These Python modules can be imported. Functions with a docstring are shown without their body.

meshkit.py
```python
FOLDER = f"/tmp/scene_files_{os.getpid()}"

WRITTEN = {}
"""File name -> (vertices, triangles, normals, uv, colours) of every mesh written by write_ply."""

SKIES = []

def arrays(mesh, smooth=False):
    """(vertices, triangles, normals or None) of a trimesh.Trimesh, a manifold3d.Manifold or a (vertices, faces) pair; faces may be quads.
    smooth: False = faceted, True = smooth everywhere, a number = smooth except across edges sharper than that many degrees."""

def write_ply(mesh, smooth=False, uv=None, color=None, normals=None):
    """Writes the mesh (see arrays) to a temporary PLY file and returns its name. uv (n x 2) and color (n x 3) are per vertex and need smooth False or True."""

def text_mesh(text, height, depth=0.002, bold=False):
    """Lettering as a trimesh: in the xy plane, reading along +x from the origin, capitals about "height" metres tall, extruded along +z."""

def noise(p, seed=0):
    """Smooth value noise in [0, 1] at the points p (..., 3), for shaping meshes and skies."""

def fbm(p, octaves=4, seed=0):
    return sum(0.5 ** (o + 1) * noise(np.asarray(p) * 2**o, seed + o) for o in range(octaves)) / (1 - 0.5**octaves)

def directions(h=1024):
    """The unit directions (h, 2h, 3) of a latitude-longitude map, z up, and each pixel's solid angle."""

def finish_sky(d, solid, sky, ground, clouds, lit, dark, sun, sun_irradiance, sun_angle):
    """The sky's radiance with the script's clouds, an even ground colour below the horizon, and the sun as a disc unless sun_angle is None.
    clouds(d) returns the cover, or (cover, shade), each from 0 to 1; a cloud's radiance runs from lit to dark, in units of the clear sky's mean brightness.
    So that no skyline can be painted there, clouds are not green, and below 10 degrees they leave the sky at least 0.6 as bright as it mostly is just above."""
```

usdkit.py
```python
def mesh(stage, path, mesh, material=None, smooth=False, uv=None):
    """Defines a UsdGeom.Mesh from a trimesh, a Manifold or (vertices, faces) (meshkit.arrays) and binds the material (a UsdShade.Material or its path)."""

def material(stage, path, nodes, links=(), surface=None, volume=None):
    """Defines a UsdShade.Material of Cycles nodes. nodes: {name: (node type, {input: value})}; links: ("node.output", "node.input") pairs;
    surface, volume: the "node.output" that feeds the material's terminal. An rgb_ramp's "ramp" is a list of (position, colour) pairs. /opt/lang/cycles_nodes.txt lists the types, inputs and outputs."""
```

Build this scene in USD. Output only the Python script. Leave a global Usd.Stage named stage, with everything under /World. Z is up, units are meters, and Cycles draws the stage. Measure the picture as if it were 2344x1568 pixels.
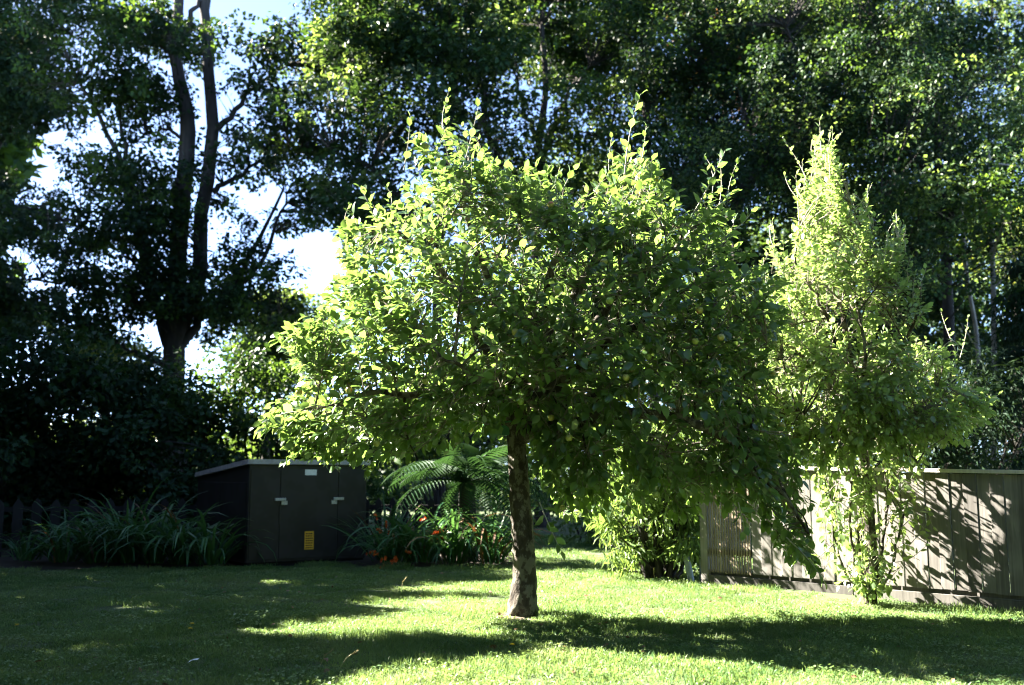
import math
import numpy as np
import trimesh
import usdkit
import meshkit
from shapely.geometry import Polygon, Point
from pxr import Usd, UsdGeom, UsdLux, UsdShade, Gf, Sdf, Vt

stage = Usd.Stage.CreateInMemory()
UsdGeom.SetStageUpAxis(stage, UsdGeom.Tokens.z)
UsdGeom.SetStageMetersPerUnit(stage, 1.0)
UsdGeom.Xform.Define(stage, '/World')
UsdGeom.Scope.Define(stage, '/World/Looks')

# ---------------------------------------------------------------- camera, sky, sun, exposure
EYE, PITCH, FPX = 1.5, math.radians(7.7), 1000.0          # eye height, upward tilt, focal length in pixels at 1024 wide
EXPOSURE = 4.15
SUN_AZ, SUN_EL = math.radians(-63.5), math.radians(34)
SUN_I, SKY_S = 1.25, 0.05

cam = UsdGeom.Camera.Define(stage, '/World/camera')
cam.CreateFocalLengthAttr(36.0 * FPX / 1024)
cam.CreateHorizontalApertureAttr(36.0)
cam.CreateVerticalApertureAttr(36.0 * 685 / 1024)
cam.CreateFStopAttr(1.3)
cam.CreateFocusDistanceAttr(9.8)
cam.CreateExposureAttr(EXPOSURE)
cam.CreateClippingRangeAttr(Gf.Vec2f(0.05, 5000))
xc = UsdGeom.Xformable(cam)
xc.AddTranslateOp().Set(Gf.Vec3d(0, 0, EYE))
xc.AddRotateXOp().Set(90 + math.degrees(PITCH))

SUN = np.array([math.sin(SUN_AZ) * math.cos(SUN_EL), math.cos(SUN_AZ) * math.cos(SUN_EL), math.sin(SUN_EL)])
dome = UsdLux.DomeLight.Define(stage, '/World/sky')
dm = usdkit.material(stage, '/World/Looks/sky', {
    'sky': ('sky_texture', {'sky_type': 'single_scattering', 'sun_disc': False, 'sun_elevation': SUN_EL, 'sun_rotation': SUN_AZ, 'aerosol_density': 0.25, 'air_density': 0.34}),
    'bg': ('background_shader', {'strength': SKY_S})}, [('sky.color', 'bg.color')], surface='bg.background')
UsdShade.MaterialBindingAPI.Apply(dome.GetPrim()).Bind(dm)
sun = UsdLux.DistantLight.Define(stage, '/World/sun')
sun.CreateIntensityAttr(SUN_I)
sun.CreateNormalizeAttr(True)
sun.CreateAngleAttr(0.5)
sun.CreateColorAttr(Gf.Vec3f(1.0, 0.93, 0.80))
z_ = SUN
x_ = np.cross([0, 0, 1.0], z_); x_ /= np.linalg.norm(x_)
y_ = np.cross(z_, x_)
UsdGeom.Xformable(sun).AddTransformOp().Set(Gf.Matrix4d(*[float(v) for r in (x_, y_, z_) for v in (*r, 0)], 0, 0, 0, 1))

# ---------------------------------------------------------------- from photograph to place
S = 1024.0 / 2344.0                                        # measurements were read off a view 2344 wide


def ray(u, v):
    a, b = (u * S - 512) / FPX, (342.5 - v * S) / FPX
    return np.array([a, math.cos(PITCH) - b * math.sin(PITCH), math.sin(PITCH) + b * math.cos(PITCH)])


def at(u, v, y):
    """The point at distance y (along the ground) seen at (u, v)."""
    d = ray(u, v)
    return np.array([0, 0, EYE]) + d * (y / d[1])


def on_ground(u, v, z=0.0):
    d = ray(u, v)
    return np.array([0, 0, EYE]) + d * ((z - EYE) / d[2])


# ---------------------------------------------------------------- helpers: prims
taken = {}


def path_for(parent, name):
    base = '/World' if parent is None else str(parent.GetPath())
    n = taken.get((base, name), 0)
    taken[(base, name)] = n + 1
    return f'{base}/{name}' + (f'_{n:03d}' if n else '')


def keys(p, label=None, cat=None, group=None, kind=None):
    for k, v in (('label', label), ('category', cat), ('group', group), ('kind', kind)):
        if v:
            p.SetCustomDataByKey(k, v)
    return p


def thing(name, label, cat, loc=(0, 0, 0), rz=0.0, group=None):
    x = UsdGeom.Xform.Define(stage, path_for(None, name))
    x.AddTranslateOp().Set(Gf.Vec3d(*map(float, loc)))
    if rz:
        x.AddRotateZOp().Set(math.degrees(rz))
    p = keys(x.GetPrim(), label, cat, group)
    origin[str(p.GetPath())] = (np.array(loc, float), rz)
    return p


origin = {}


def local(p, v):
    """World points in the thing's own frame."""
    for q in (p, p.GetParent()):
        if str(q.GetPath()) in origin:
            o, rz = origin[str(q.GetPath())]
            v = np.asarray(v, float) - o
            if rz:
                c, s = math.cos(-rz), math.sin(-rz)
                v = np.stack([v[..., 0] * c - v[..., 1] * s, v[..., 0] * s + v[..., 1] * c, v[..., 2]], -1)
            return v
    return np.asarray(v, float)


def part(parent, name, mesh, mat, smooth=False, world=False, label=None, kind=None):
    v, f = (np.asarray(mesh.vertices), np.asarray(mesh.faces)) if hasattr(mesh, 'vertices') else (np.asarray(mesh[0], float), np.asarray(mesh[1], int))
    if world and parent is not None:
        v = local(parent, v)
    m = usdkit.mesh(stage, path_for(parent, name), (v, f), mat, smooth=smooth)
    return keys(m.GetPrim(), label=label, kind=kind)


def instancer(parent, name, protos, pos, quats, scales, index, label=None, kind='stuff', cat=None):
    p = UsdGeom.PointInstancer.Define(stage, path_for(parent, name))
    targets = []
    for i, (mesh, mat) in enumerate(protos):
        q = usdkit.mesh(stage, f'{p.GetPath()}/piece_{i + 1:03d}', mesh, mat, smooth=False)
        targets.append(q.GetPath())
    p.CreatePrototypesRel().SetTargets(targets)
    p.CreatePositionsAttr(Vt.Vec3fArray.FromNumpy(np.asarray(pos, np.float32)))
    p.CreateProtoIndicesAttr(Vt.IntArray.FromNumpy(np.asarray(index, np.int32)))
    p.CreateOrientationsAttr(Vt.QuathArray([Gf.Quath(float(a), float(b), float(c), float(d)) for a, b, c, d in quats]))
    p.CreateScalesAttr(Vt.Vec3fArray.FromNumpy(np.asarray(scales, np.float32)))
    return keys(p.GetPrim(), label=label, kind=kind, cat=cat)


# ---------------------------------------------------------------- helpers: shapes
def join(parts):
    vs, fs, n = [], [], 0
    for v, f in parts:
        vs.append(np.asarray(v)); fs.append(np.asarray(f) + n); n += len(v)
    return np.vstack(vs), np.vstack(fs)


def unit(v):
    v = np.asarray(v, float)
    return v / (np.linalg.norm(v, axis=-1, keepdims=True) + 1e-12)


def box(x0, x1, y0, y1, z0, z1, bevel=0.0):
    if bevel <= 0:
        m = trimesh.creation.box(extents=(x1 - x0, y1 - y0, z1 - z0))
        m.apply_translation(((x0 + x1) / 2, (y0 + y1) / 2, (z0 + z1) / 2))
        return np.array(m.vertices), np.array(m.faces)
    b = bevel
    pts = []
    for x, sx in ((x0, 1), (x1, -1)):
        for y, sy in ((y0, 1), (y1, -1)):
            for z, sz in ((z0, 1), (z1, -1)):
                pts += [(x + sx * b, y + sy * b, z), (x + sx * b, y, z + sz * b), (x, y + sy * b, z + sz * b)]
    m = trimesh.convex.convex_hull(np.array(pts))
    return np.array(m.vertices), np.array(m.faces)


def tube(points, radii, sides=6, rough=0.0, rng=None, cap=True):
    p = np.asarray(points, float)
    r = np.broadcast_to(np.asarray(radii, float), (len(p),))
    t = unit(np.gradient(p, axis=0))
    ref = np.array([0.31, 0.95, 0.02])
    a = unit(np.cross(t, ref)); b = np.cross(t, a)
    ang = np.arange(sides) * 2 * np.pi / sides
    rr = r[:, None] * np.ones((1, sides))
    if rough:
        rr = rr * (1 + rough * rng.normal(size=rr.shape))
    v = (p[:, None] + rr[..., None] * (np.cos(ang)[None, :, None] * a[:, None] + np.sin(ang)[None, :, None] * b[:, None])).reshape(-1, 3)
    i, j = np.meshgrid(np.arange(len(p) - 1), np.arange(sides), indexing='ij')
    q = np.stack([i * sides + j, i * sides + (j + 1) % sides, (i + 1) * sides + (j + 1) % sides, (i + 1) * sides + j], -1).reshape(-1, 4)
    f = [q[:, [0, 1, 2]], q[:, [0, 2, 3]]]
    if cap:
        n = len(v)
        v = np.vstack([v, p[:1], p[-1:]])
        k = np.arange(sides); l = (len(p) - 1) * sides
        f += [np.stack([np.full(sides, n), (k + 1) % sides, k], 1), np.stack([np.full(sides, n + 1), l + k, l + (k + 1) % sides], 1)]
    return v, np.vstack(f)


def spline(pts, n=12):
    """Catmull-Rom through the points."""
    p = np.asarray(pts, float)
    if len(p) == 2:
        return p[0] + np.linspace(0, 1, n)[:, None] * (p[1] - p[0])
    q = np.vstack([2 * p[0] - p[1], p, 2 * p[-1] - p[-2]])
    u = np.linspace(0, len(p) - 1 - 1e-9, n)
    i = u.astype(int); t = (u - i)[:, None]
    a, b, c, d = q[i], q[i + 1], q[i + 2], q[i + 3]
    return 0.5 * (2 * b + (c - a) * t + (2 * a - 5 * b + 4 * c - d) * t**2 + (3 * b - a - 3 * c + d) * t**3)


def tubes_thin(starts, mids, ends, r0, r1, sides=3, seg=4):
    """Many thin curved twigs at once (quadratic curves)."""
    n = len(starts)
    t = np.linspace(0, 1, seg + 1)[None, :, None]
    p = (1 - t) ** 2 * starts[:, None] + 2 * t * (1 - t) * mids[:, None] + t**2 * ends[:, None]
    d = unit(np.gradient(p, axis=1))
    a = unit(np.cross(d, np.array([0.31, 0.95, 0.02]))); b = np.cross(d, a)
    r = (np.asarray(r0).reshape(-1, 1) * (1 - t[..., 0]) + np.asarray(r1).reshape(-1, 1) * t[..., 0]) * np.ones((n, 1))
    ang = np.arange(sides) * 2 * np.pi / sides
    v = p[:, :, None] + r[:, :, None, None] * (np.cos(ang)[:, None] * a[:, :, None] + np.sin(ang)[:, None] * b[:, :, None])
    i, j = np.meshgrid(np.arange(seg), np.arange(sides), indexing='ij')
    q = np.stack([i * sides + j, i * sides + (j + 1) % sides, (i + 1) * sides + (j + 1) % sides, (i + 1) * sides + j], -1).reshape(-1, 4)
    f = np.vstack([q[:, [0, 1, 2]], q[:, [0, 2, 3]]])
    return v.reshape(-1, 3), (f[None] + (np.arange(n) * (seg + 1) * sides)[:, None, None]).reshape(-1, 3)


# leaf templates: x along the leaf (0 to 1), y across, z the upper side
LEAF8 = (np.array([[0, 0, 0], [.33, .29, .045], [.33, 0, 0], [.33, -.29, .045], [.7, .24, .0], [.7, 0, -.05], [.7, -.24, .0], [1, 0, -.16]]),
         np.array([[0, 2, 1], [0, 3, 2], [1, 5, 4], [1, 2, 5], [2, 6, 5], [2, 3, 6], [4, 5, 7], [5, 6, 7]]))
LEAF2 = (np.array([[0, 0, 0], [.45, .34, .05], [1, 0, -.06], [.45, -.34, .05]]), np.array([[0, 2, 1], [0, 3, 2]]))
LANCE = (np.array([[0, 0, 0], [.35, .10, .02], [.35, -.10, .02], [1, 0, -.22]]), np.array([[0, 3, 1], [0, 2, 3], [0, 2, 1]][:2]))


def leaves(template, pos, along, up, length, width=1.0):
    """One leaf per position; along its midrib, up roughly its upper side."""
    tv, tf = template
    X = unit(along)
    Y = unit(np.cross(up, X)); Z = np.cross(X, Y)
    L = np.asarray(length, float).reshape(-1, 1, 1) * np.ones((len(pos), 1, 1))
    W = np.asarray(width, float).reshape(-1, 1, 1) * np.ones((len(pos), 1, 1))
    v = pos[:, None] + L * (tv[None, :, :1] * X[:, None] + W * tv[None, :, 1:2] * Y[:, None] + tv[None, :, 2:] * Z[:, None])
    f = tf[None] + (np.arange(len(pos)) * len(tv))[:, None, None]
    return v.reshape(-1, 3), f.reshape(-1, 3)


def quats_z(rng, n, tilt=0.5):
    a = rng.uniform(0, 2 * np.pi, n) / 2
    qz = np.stack([np.cos(a), 0 * a, 0 * a, np.sin(a)], 1)
    h = rng.uniform(0, 2 * np.pi, n); t = np.abs(rng.normal(0, tilt, n)) / 2
    qt = np.stack([np.cos(t), np.sin(t) * np.cos(h), np.sin(t) * np.sin(h), 0 * t], 1)
    w1, x1, y1, z1 = qt.T; w2, x2, y2, z2 = qz.T
    return np.stack([w1 * w2 - x1 * x2 - y1 * y2 - z1 * z2, w1 * x2 + x1 * w2 + y1 * z2 - z1 * y2, w1 * y2 - x1 * z2 + y1 * w2 + z1 * x2, w1 * z2 + x1 * y2 - y1 * x2 + z1 * w2], 1)


# ---------------------------------------------------------------- materials
def L(n):
    return '/World/Looks/' + n


def leaf_material(name, dark, light, trans, tmix=0.38, rough=0.42, spec=0.5, under=None, patchy=None):
    """Leaf tone varies leaf by leaf; light passes through."""
    nodes = {'g': ('geometry', {}), 'o': ('object_info', {}), 'add': ('math', {'math_type': 'add'}), 'fr': ('math', {'math_type': 'fraction'}),
             'r': ('rgb_ramp', {'ramp': [(0, dark), (0.6, tuple((np.array(dark) + light) / 2)), (1, light)]}),
             'rt': ('rgb_ramp', {'ramp': [(0, tuple(np.array(trans) * .7)), (1, tuple(np.array(trans) * 1.25))]}),
             'p': ('principled_bsdf', {'roughness': rough, 'specular_ior_level': spec}),
             't': ('translucent_bsdf', {}), 'm': ('mix_closure', {'fac': tmix})}
    links = [('g.random_per_island', 'add.value1'), ('o.random', 'add.value2'), ('add.value', 'fr.value1'), ('fr.value', 'r.fac'), ('fr.value', 'rt.fac'),
             ('rt.color', 't.color'), ('p.BSDF', 'm.closure1'), ('t.BSDF', 'm.closure2')]
    if under is not None:
        nodes['u'] = ('mix_color', {'b': under})
        links += [('g.backfacing', 'u.fac'), ('r.color', 'u.a'), ('u.result', 'p.base_color')]
    elif patchy is not None:                               # drier and thinner patches, a metre or so across
        nodes['n'] = ('noise_texture', {'scale': .9, 'detail': 5, 'roughness': .6}); nodes['nr'] = ('map_range', {'from_min': .50, 'from_max': .72, 'to_max': .75, 'clamp': True})
        nodes['u'] = ('mix_color', {'b': patchy})
        links += [('g.position', 'n.vector'), ('n.fac', 'nr.value'), ('nr.result', 'u.fac'), ('r.color', 'u.a'), ('u.result', 'p.base_color')]
    else:
        links += [('r.color', 'p.base_color')]
    return usdkit.material(stage, L(name), nodes, links, surface='m.closure')


def noisy(name, c1, c2, scale=6.0, stretch=(1, 1, 1), rough=0.8, bump=0.3, dist=0.02, detail=6, spec=0.3, vary=0.0, c3=None, metallic=0.0):
    nodes = {'g': ('texture_coordinate', {}), 'o': ('object_info', {}), 'mp': ('mapping', {'scale': stretch}),
             'sc': ('vector_math', {'math_type': 'scale', 'vector1': (31, 17, 23)}), 'ad': ('vector_math', {'math_type': 'add'}),
             'n': ('noise_texture', {'scale': scale, 'detail': detail, 'roughness': 0.62}),
             'r': ('rgb_ramp', {'ramp': [(0.3, c1), (0.7, c2)] if c3 is None else [(0.3, c1), (0.48, c2), (0.54, c3), (1, c3)]}),
             'h': ('hsv', {}), 'mr': ('map_range', {'to_min': 1 - vary, 'to_max': 1 + vary}),
             'b': ('bump', {'strength': bump, 'distance': dist}), 'p': ('principled_bsdf', {'roughness': rough, 'specular_ior_level': spec, 'metallic': metallic})}
    links = [('g.object', 'ad.vector1'), ('o.random', 'sc.scale'), ('sc.vector', 'ad.vector2'), ('ad.vector', 'mp.vector'), ('mp.vector', 'n.vector'), ('n.fac', 'r.fac'),
             ('o.random', 'mr.value'), ('r.color', 'h.color'), ('mr.result', 'h.value'), ('h.color', 'p.base_color'), ('n.fac', 'b.height'), ('b.normal', 'p.normal')]
    return usdkit.material(stage, L(name), nodes, links, surface='p.BSDF')


M_LAWN = noisy('lawn_soil', (.035, .055, .018), (.06, .085, .03), scale=3, rough=1, bump=.4)
M_SOIL = noisy('bare_soil', (.05, .036, .024), (.09, .066, .045), scale=14, rough=1, bump=.8)
M_BED = noisy('bed_soil', (.018, .014, .010), (.04, .03, .02), scale=9, rough=1, bump=.8)
M_GRASS = leaf_material('grass_blade', (.050, .130, .034), (.165, .24, .090), (.18, .265, .065), tmix=.38, rough=.5, spec=.3, patchy=(.20, .21, .10))
M_STRAW = leaf_material('dry_grass', (.28, .24, .12), (.42, .36, .18), (.2, .17, .08), tmix=.25, rough=.6)
M_APPLE_LEAF = leaf_material('apple_leaf', (.040, .085, .030), (.10, .16, .06), (.21, .34, .06), tmix=.42, rough=.28, spec=.75, under=(.085, .145, .075))
M_PEAR_LEAF = leaf_material('young_tree_leaf', (.07, .125, .045), (.15, .21, .08), (.27, .39, .085), tmix=.44, rough=.28, spec=1.0, under=(.12, .18, .09))
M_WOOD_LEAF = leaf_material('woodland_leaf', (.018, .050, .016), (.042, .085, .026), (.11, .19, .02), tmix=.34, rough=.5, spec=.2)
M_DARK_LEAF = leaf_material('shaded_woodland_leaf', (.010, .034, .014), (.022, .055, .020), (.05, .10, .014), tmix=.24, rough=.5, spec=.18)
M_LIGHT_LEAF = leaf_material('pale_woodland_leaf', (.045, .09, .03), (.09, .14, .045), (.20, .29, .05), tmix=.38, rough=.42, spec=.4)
M_YELLOW_LEAF = leaf_material('yellow_green_leaf', (.08, .12, .02), (.15, .18, .03), (.26, .30, .03), tmix=.42, rough=.45)
M_COPPER_LEAF = leaf_material('copper_leaf', (.06, .04, .018), (.14, .075, .03), (.26, .12, .03), tmix=.32, rough=.42)
M_CONIFER = leaf_material('conifer_needle', (.008, .024, .012), (.017, .038, .016), (.03, .055, .012), tmix=.16, rough=.6, spec=.15)
M_BAMBOO = leaf_material('golden_shrub_leaf', (.08, .14, .04), (.14, .20, .06), (.22, .33, .06), tmix=.42, rough=.42)
M_STRAP = leaf_material('strap_leaf', (.022, .085, .030), (.05, .13, .042), (.08, .18, .035), tmix=.3, rough=.42, spec=.28)
M_DEAD = leaf_material('dead_strap_leaf', (.14, .07, .03), (.22, .13, .06), (.15, .07, .02), tmix=.2, rough=.6)
M_FERN = leaf_material('fern_frond', (.012, .040, .017), (.024, .058, .022), (.035, .08, .018), tmix=.25, rough=.6, spec=.06)
M_BARK_D = noisy('dark_bark', (.014, .012, .011), (.036, .031, .028), scale=7, stretch=(1, 1, .25), rough=.95, bump=.9, dist=.05)
M_BARK_P = noisy('pale_bark', (.16, .14, .12), (.30, .27, .23), scale=9, stretch=(1, 1, .3), rough=.9, bump=.6, dist=.03)
M_BARK_A = noisy('apple_bark', (.020, .016, .012), (.045, .036, .028), scale=8, stretch=(1, 1, .7), rough=.95, bump=1.0, dist=.05, c3=(.125, .115, .09))
M_TWIG = noisy('twig_bark', (.10, .085, .065), (.18, .16, .13), scale=20, rough=.9, bump=.2)
M_SHOOT = noisy('young_shoot_bark', (.22, .21, .16), (.33, .31, .25), scale=20, rough=.8, bump=.2)


def wood(name, c1, c2, c3, vary=.25):
    nodes = {'g': ('geometry', {}), 'o': ('object_info', {}), 'mp': ('mapping', {'scale': (26, 26, 1.4)}), 'sc': ('vector_math', {'math_type': 'scale', 'vector1': (31, 17, 23)}), 'ad': ('vector_math', {'math_type': 'add'}),
             'n': ('noise_texture', {'scale': 1, 'detail': 6, 'roughness': .65, 'distortion': .6}), 'r': ('rgb_ramp', {'ramp': [(.25, c1), (.6, c2), (.85, c3)]}),
             'n2': ('noise_texture', {'scale': 2.2, 'detail': 4}), 'r2': ('rgb_ramp', {'ramp': [(.3, (.62, .6, .58)), (.6, (1, 1, 1))]}), 'mu': ('mix_color', {'blend_type': 'multiply', 'fac': .8}),
             'h': ('hsv', {}), 'mr': ('map_range', {'to_min': 1 - vary, 'to_max': 1 + vary}), 'b': ('bump', {'strength': .35, 'distance': .004}), 'p': ('principled_bsdf', {'roughness': .8, 'specular_ior_level': .25})}
    links = [('g.position', 'ad.vector1'), ('o.random', 'sc.scale'), ('sc.vector', 'ad.vector2'), ('ad.vector', 'mp.vector'), ('mp.vector', 'n.vector'), ('n.fac', 'r.fac'), ('ad.vector', 'n2.vector'), ('n2.fac', 'r2.fac'),
             ('r.color', 'mu.a'), ('r2.color', 'mu.b'), ('mu.result', 'h.color'), ('o.random', 'mr.value'), ('mr.result', 'h.value'), ('h.color', 'p.base_color'), ('n.fac', 'b.height'), ('b.normal', 'p.normal')]
    return usdkit.material(stage, L(name), nodes, links, surface='p.BSDF')


M_FENCE = wood('weathered_fence_board', (.092, .085, .079), (.17, .16, .15), (.245, .235, .224), vary=.34)
M_CAP = wood('pale_fence_cap', (.34, .31, .28), (.46, .43, .39), (.55, .52, .48), vary=.08)
M_SLAT = wood('brown_fence_slat', (.13, .10, .07), (.21, .165, .12), (.27, .22, .17))
M_KICK = wood('dark_gravel_board', (.055, .051, .047), (.095, .09, .083), (.13, .122, .113))
M_PICKET = wood('dark_picket', (.012, .011, .012), (.02, .019, .02), (.03, .028, .029))
M_CAB = noisy('dark_cabinet_paint', (.0085, .008, .008), (.012, .0115, .0115), scale=3.5, rough=.55, bump=.05, spec=.25, c3=(.016, .0155, .017))
M_GAP = noisy('cabinet_gap', (.004, .004, .005), (.006, .006, .007), rough=.9, bump=0)
M_LID = noisy('cabinet_lid', (.22, .21, .20), (.36, .34, .33), scale=14, rough=.85, bump=.3)
M_STEEL = noisy('worn_steel', (.20, .21, .24), (.38, .39, .42), scale=30, rough=.45, bump=.1, metallic=.3)
M_WHITE = noisy('white_label', (.55, .56, .58), (.7, .7, .72), scale=20, rough=.5, bump=0)
M_YELLOW = noisy('yellow_sign', (.55, .30, .02), (.66, .37, .03), scale=20, rough=.5, bump=0)
M_INK = noisy('black_ink', (.02, .015, .01), (.03, .02, .015), rough=.7, bump=0)
M_ORANGE = leaf_material('orange_petal', (.62, .10, .012), (.78, .17, .02), (.6, .10, .01), tmix=.3, rough=.5)
M_DANDELION = leaf_material('yellow_petal', (.70, .48, .02), (.8, .6, .03), (.6, .4, .02), tmix=.2, rough=.5)
M_GREENBOX = noisy('green_box_paint', (.02, .09, .045), (.035, .13, .065), scale=12, rough=.6, bump=.1)
M_POST = noisy('blue_grey_post', (.15, .18, .23), (.25, .29, .36), scale=16, rough=.7, bump=.3)
M_PAPER = noisy('white_paper', (.6, .6, .6), (.75, .75, .75), scale=9, rough=.8, bump=.1)


def apple_skin():
    nodes = {'tc': ('geometry', {}), 'o': ('object_info', {}), 'n': ('noise_texture', {'scale': 14, 'detail': 2}), 'ad': ('math', {'math_type': 'add'}),
             'r': ('rgb_ramp', {'ramp': [(0.55, (.20, .27, .05)), (.95, (.30, .24, .06)), (1.25 / 1.3, (.36, .10, .06))]}), 'mu': ('math', {'math_type': 'multiply', 'value2': .62}),
             'p': ('principled_bsdf', {'roughness': .3, 'specular_ior_level': .5})}
    return usdkit.material(stage, L('apple_skin'), nodes, [('tc.position', 'n.vector'), ('n.fac', 'ad.value1'), ('o.random', 'ad.value2'), ('ad.value', 'mu.value1'), ('mu.value', 'r.fac'), ('r.color', 'p.base_color')], surface='p.BSDF')


M_FRUIT = apple_skin()

# ---------------------------------------------------------------- ground
rng = np.random.default_rng(7)


def ground_z(x, y):
    x, y = np.asarray(x, float), np.asarray(y, float)
    p = np.stack([x / 2.3, y / 2.3, 0 * x], -1)
    return (meshkit.fbm(p, 3, 5) - .5) * 0.10 * np.clip((np.hypot(x, y) - 1) / 4, 0, 1)


def grid(xs, ys, dz=0.0):
    X, Y = np.meshgrid(xs, ys)
    v = np.stack([X, Y, ground_z(X, Y) + dz], -1).reshape(-1, 3)
    nx = len(xs)
    i, j = np.meshgrid(np.arange(len(ys) - 1), np.arange(nx - 1), indexing='ij')
    a = (i * nx + j).ravel()
    return v, np.vstack([np.stack([a, a + 1, a + nx + 1], 1), np.stack([a, a + nx + 1, a + nx], 1)])


xs = np.concatenate([[-900, -300, -120, -60, -40], np.arange(-26, 26.1, .35), [40, 60, 120, 300, 900]])
ys = np.concatenate([[-300, -60, -20, -8], np.arange(-2, 40.1, .35), [50, 70, 120, 300, 900]])
keys(part(None, 'lawn', grid(xs, ys), M_LAWN, smooth=True), kind='structure')

TREE = on_ground(1196, 1416)
YOUNG = on_ground(1990, 1378)
FA, FB = on_ground(1612, 1330)[:2], on_ground(2344, 1396)[:2]
FDIR = unit(FB - FA); FN = np.array([FDIR[1], -FDIR[0]])      # FN looks towards the lawn
if FN[1] > 0:
    FN = -FN

# grass: tufts that follow the lawn; the beds, the cabinet and the soil round the trunk stay free
def patch(n, h, r, spread, seed):
    g = np.random.default_rng(seed)
    a, d = g.uniform(0, 2 * np.pi, n), r * np.sqrt(g.uniform(0, 1, n))
    pos = np.stack([d * np.cos(a), d * np.sin(a), np.zeros(n) - .004], 1)
    lean = g.normal(0, spread, (n, 2))
    along = unit(np.stack([lean[:, 0], lean[:, 1], np.ones(n)], 1))
    side = unit(np.cross(along, g.normal(size=(n, 3))))
    hh = h * g.uniform(.45, 1.25, n)[:, None]
    w = g.uniform(.0022, .0042, n)[:, None]
    bend = np.stack([lean[:, 0], lean[:, 1], -.35 * np.ones(n)], 1) * hh * .35
    v = np.stack([pos - side * w, pos + side * w, pos + along * hh * .6 + side * w * .8, pos + along * hh * .6 - side * w * .8, pos + along * hh + bend], 1)
    f = np.array([[0, 1, 2], [0, 2, 3], [3, 2, 4]])[None] + (np.arange(n) * 5)[:, None, None]
    return v.reshape(-1, 3), f.reshape(-1, 3)


def clover(n, r, seed):
    g = np.random.default_rng(seed)
    a, d = g.uniform(0, 2 * np.pi, n), r * np.sqrt(g.uniform(0, 1, n))
    pos = np.stack([d * np.cos(a), d * np.sin(a), g.uniform(.02, .05, n)], 1)
    al = np.stack([np.cos(a * 7), np.sin(a * 7), g.uniform(-.1, .4, n)], 1)
    return leaves(LEAF2, pos, al, np.array([0, 0, 1.0]) + g.normal(0, .35, (n, 3)), g.uniform(.02, .035, n), 1.2)


def bed_edge(x):
    return np.interp(x, [-14, -6.8, -5.2, -4.55, -2.85, -2.7, -1.0, -.2, .3], [17.2, 17.1, 17.2, 17.25, 18.4, 17.4, 17.1, 17.1, 26])


pts = []
for y0, y1, step in ((6.2, 11.5, .30), (11.5, 18, .36), (18, 27, .5)):
    Y, X = np.meshgrid(np.arange(y0, y1, step), np.arange(-13, 13, step), indexing='ij')
    q = np.stack([X.ravel(), Y.ravel()], 1) + rng.uniform(-.5, .5, (X.size, 2)) * step
    pts.append(q[np.abs(q[:, 0]) < .56 * q[:, 1] + 1.2])
pts = np.vstack(pts)
keep = (pts[:, 1] < bed_edge(pts[:, 0]) - .12) & (np.hypot(pts[:, 0] - TREE[0], (pts[:, 1] - TREE[1])) > .33)
keep &= ~((pts[:, 0] > -.2) & (((pts - FA) @ FN) < .25) & (((pts - FA) @ FDIR) > -.4))
pts = pts[keep]
near = pts[:, 1] < 12.5
idx = np.where(rng.uniform(size=len(pts)) < .07, 3, rng.integers(0, 3, len(pts)))
zs = rng.uniform(.7, 1.2, len(pts)) * (.6 + .9 * meshkit.noise(np.stack([pts[:, 0] * 1.1, pts[:, 1] * 1.1, 0 * pts[:, 0]], 1), 4))
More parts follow.
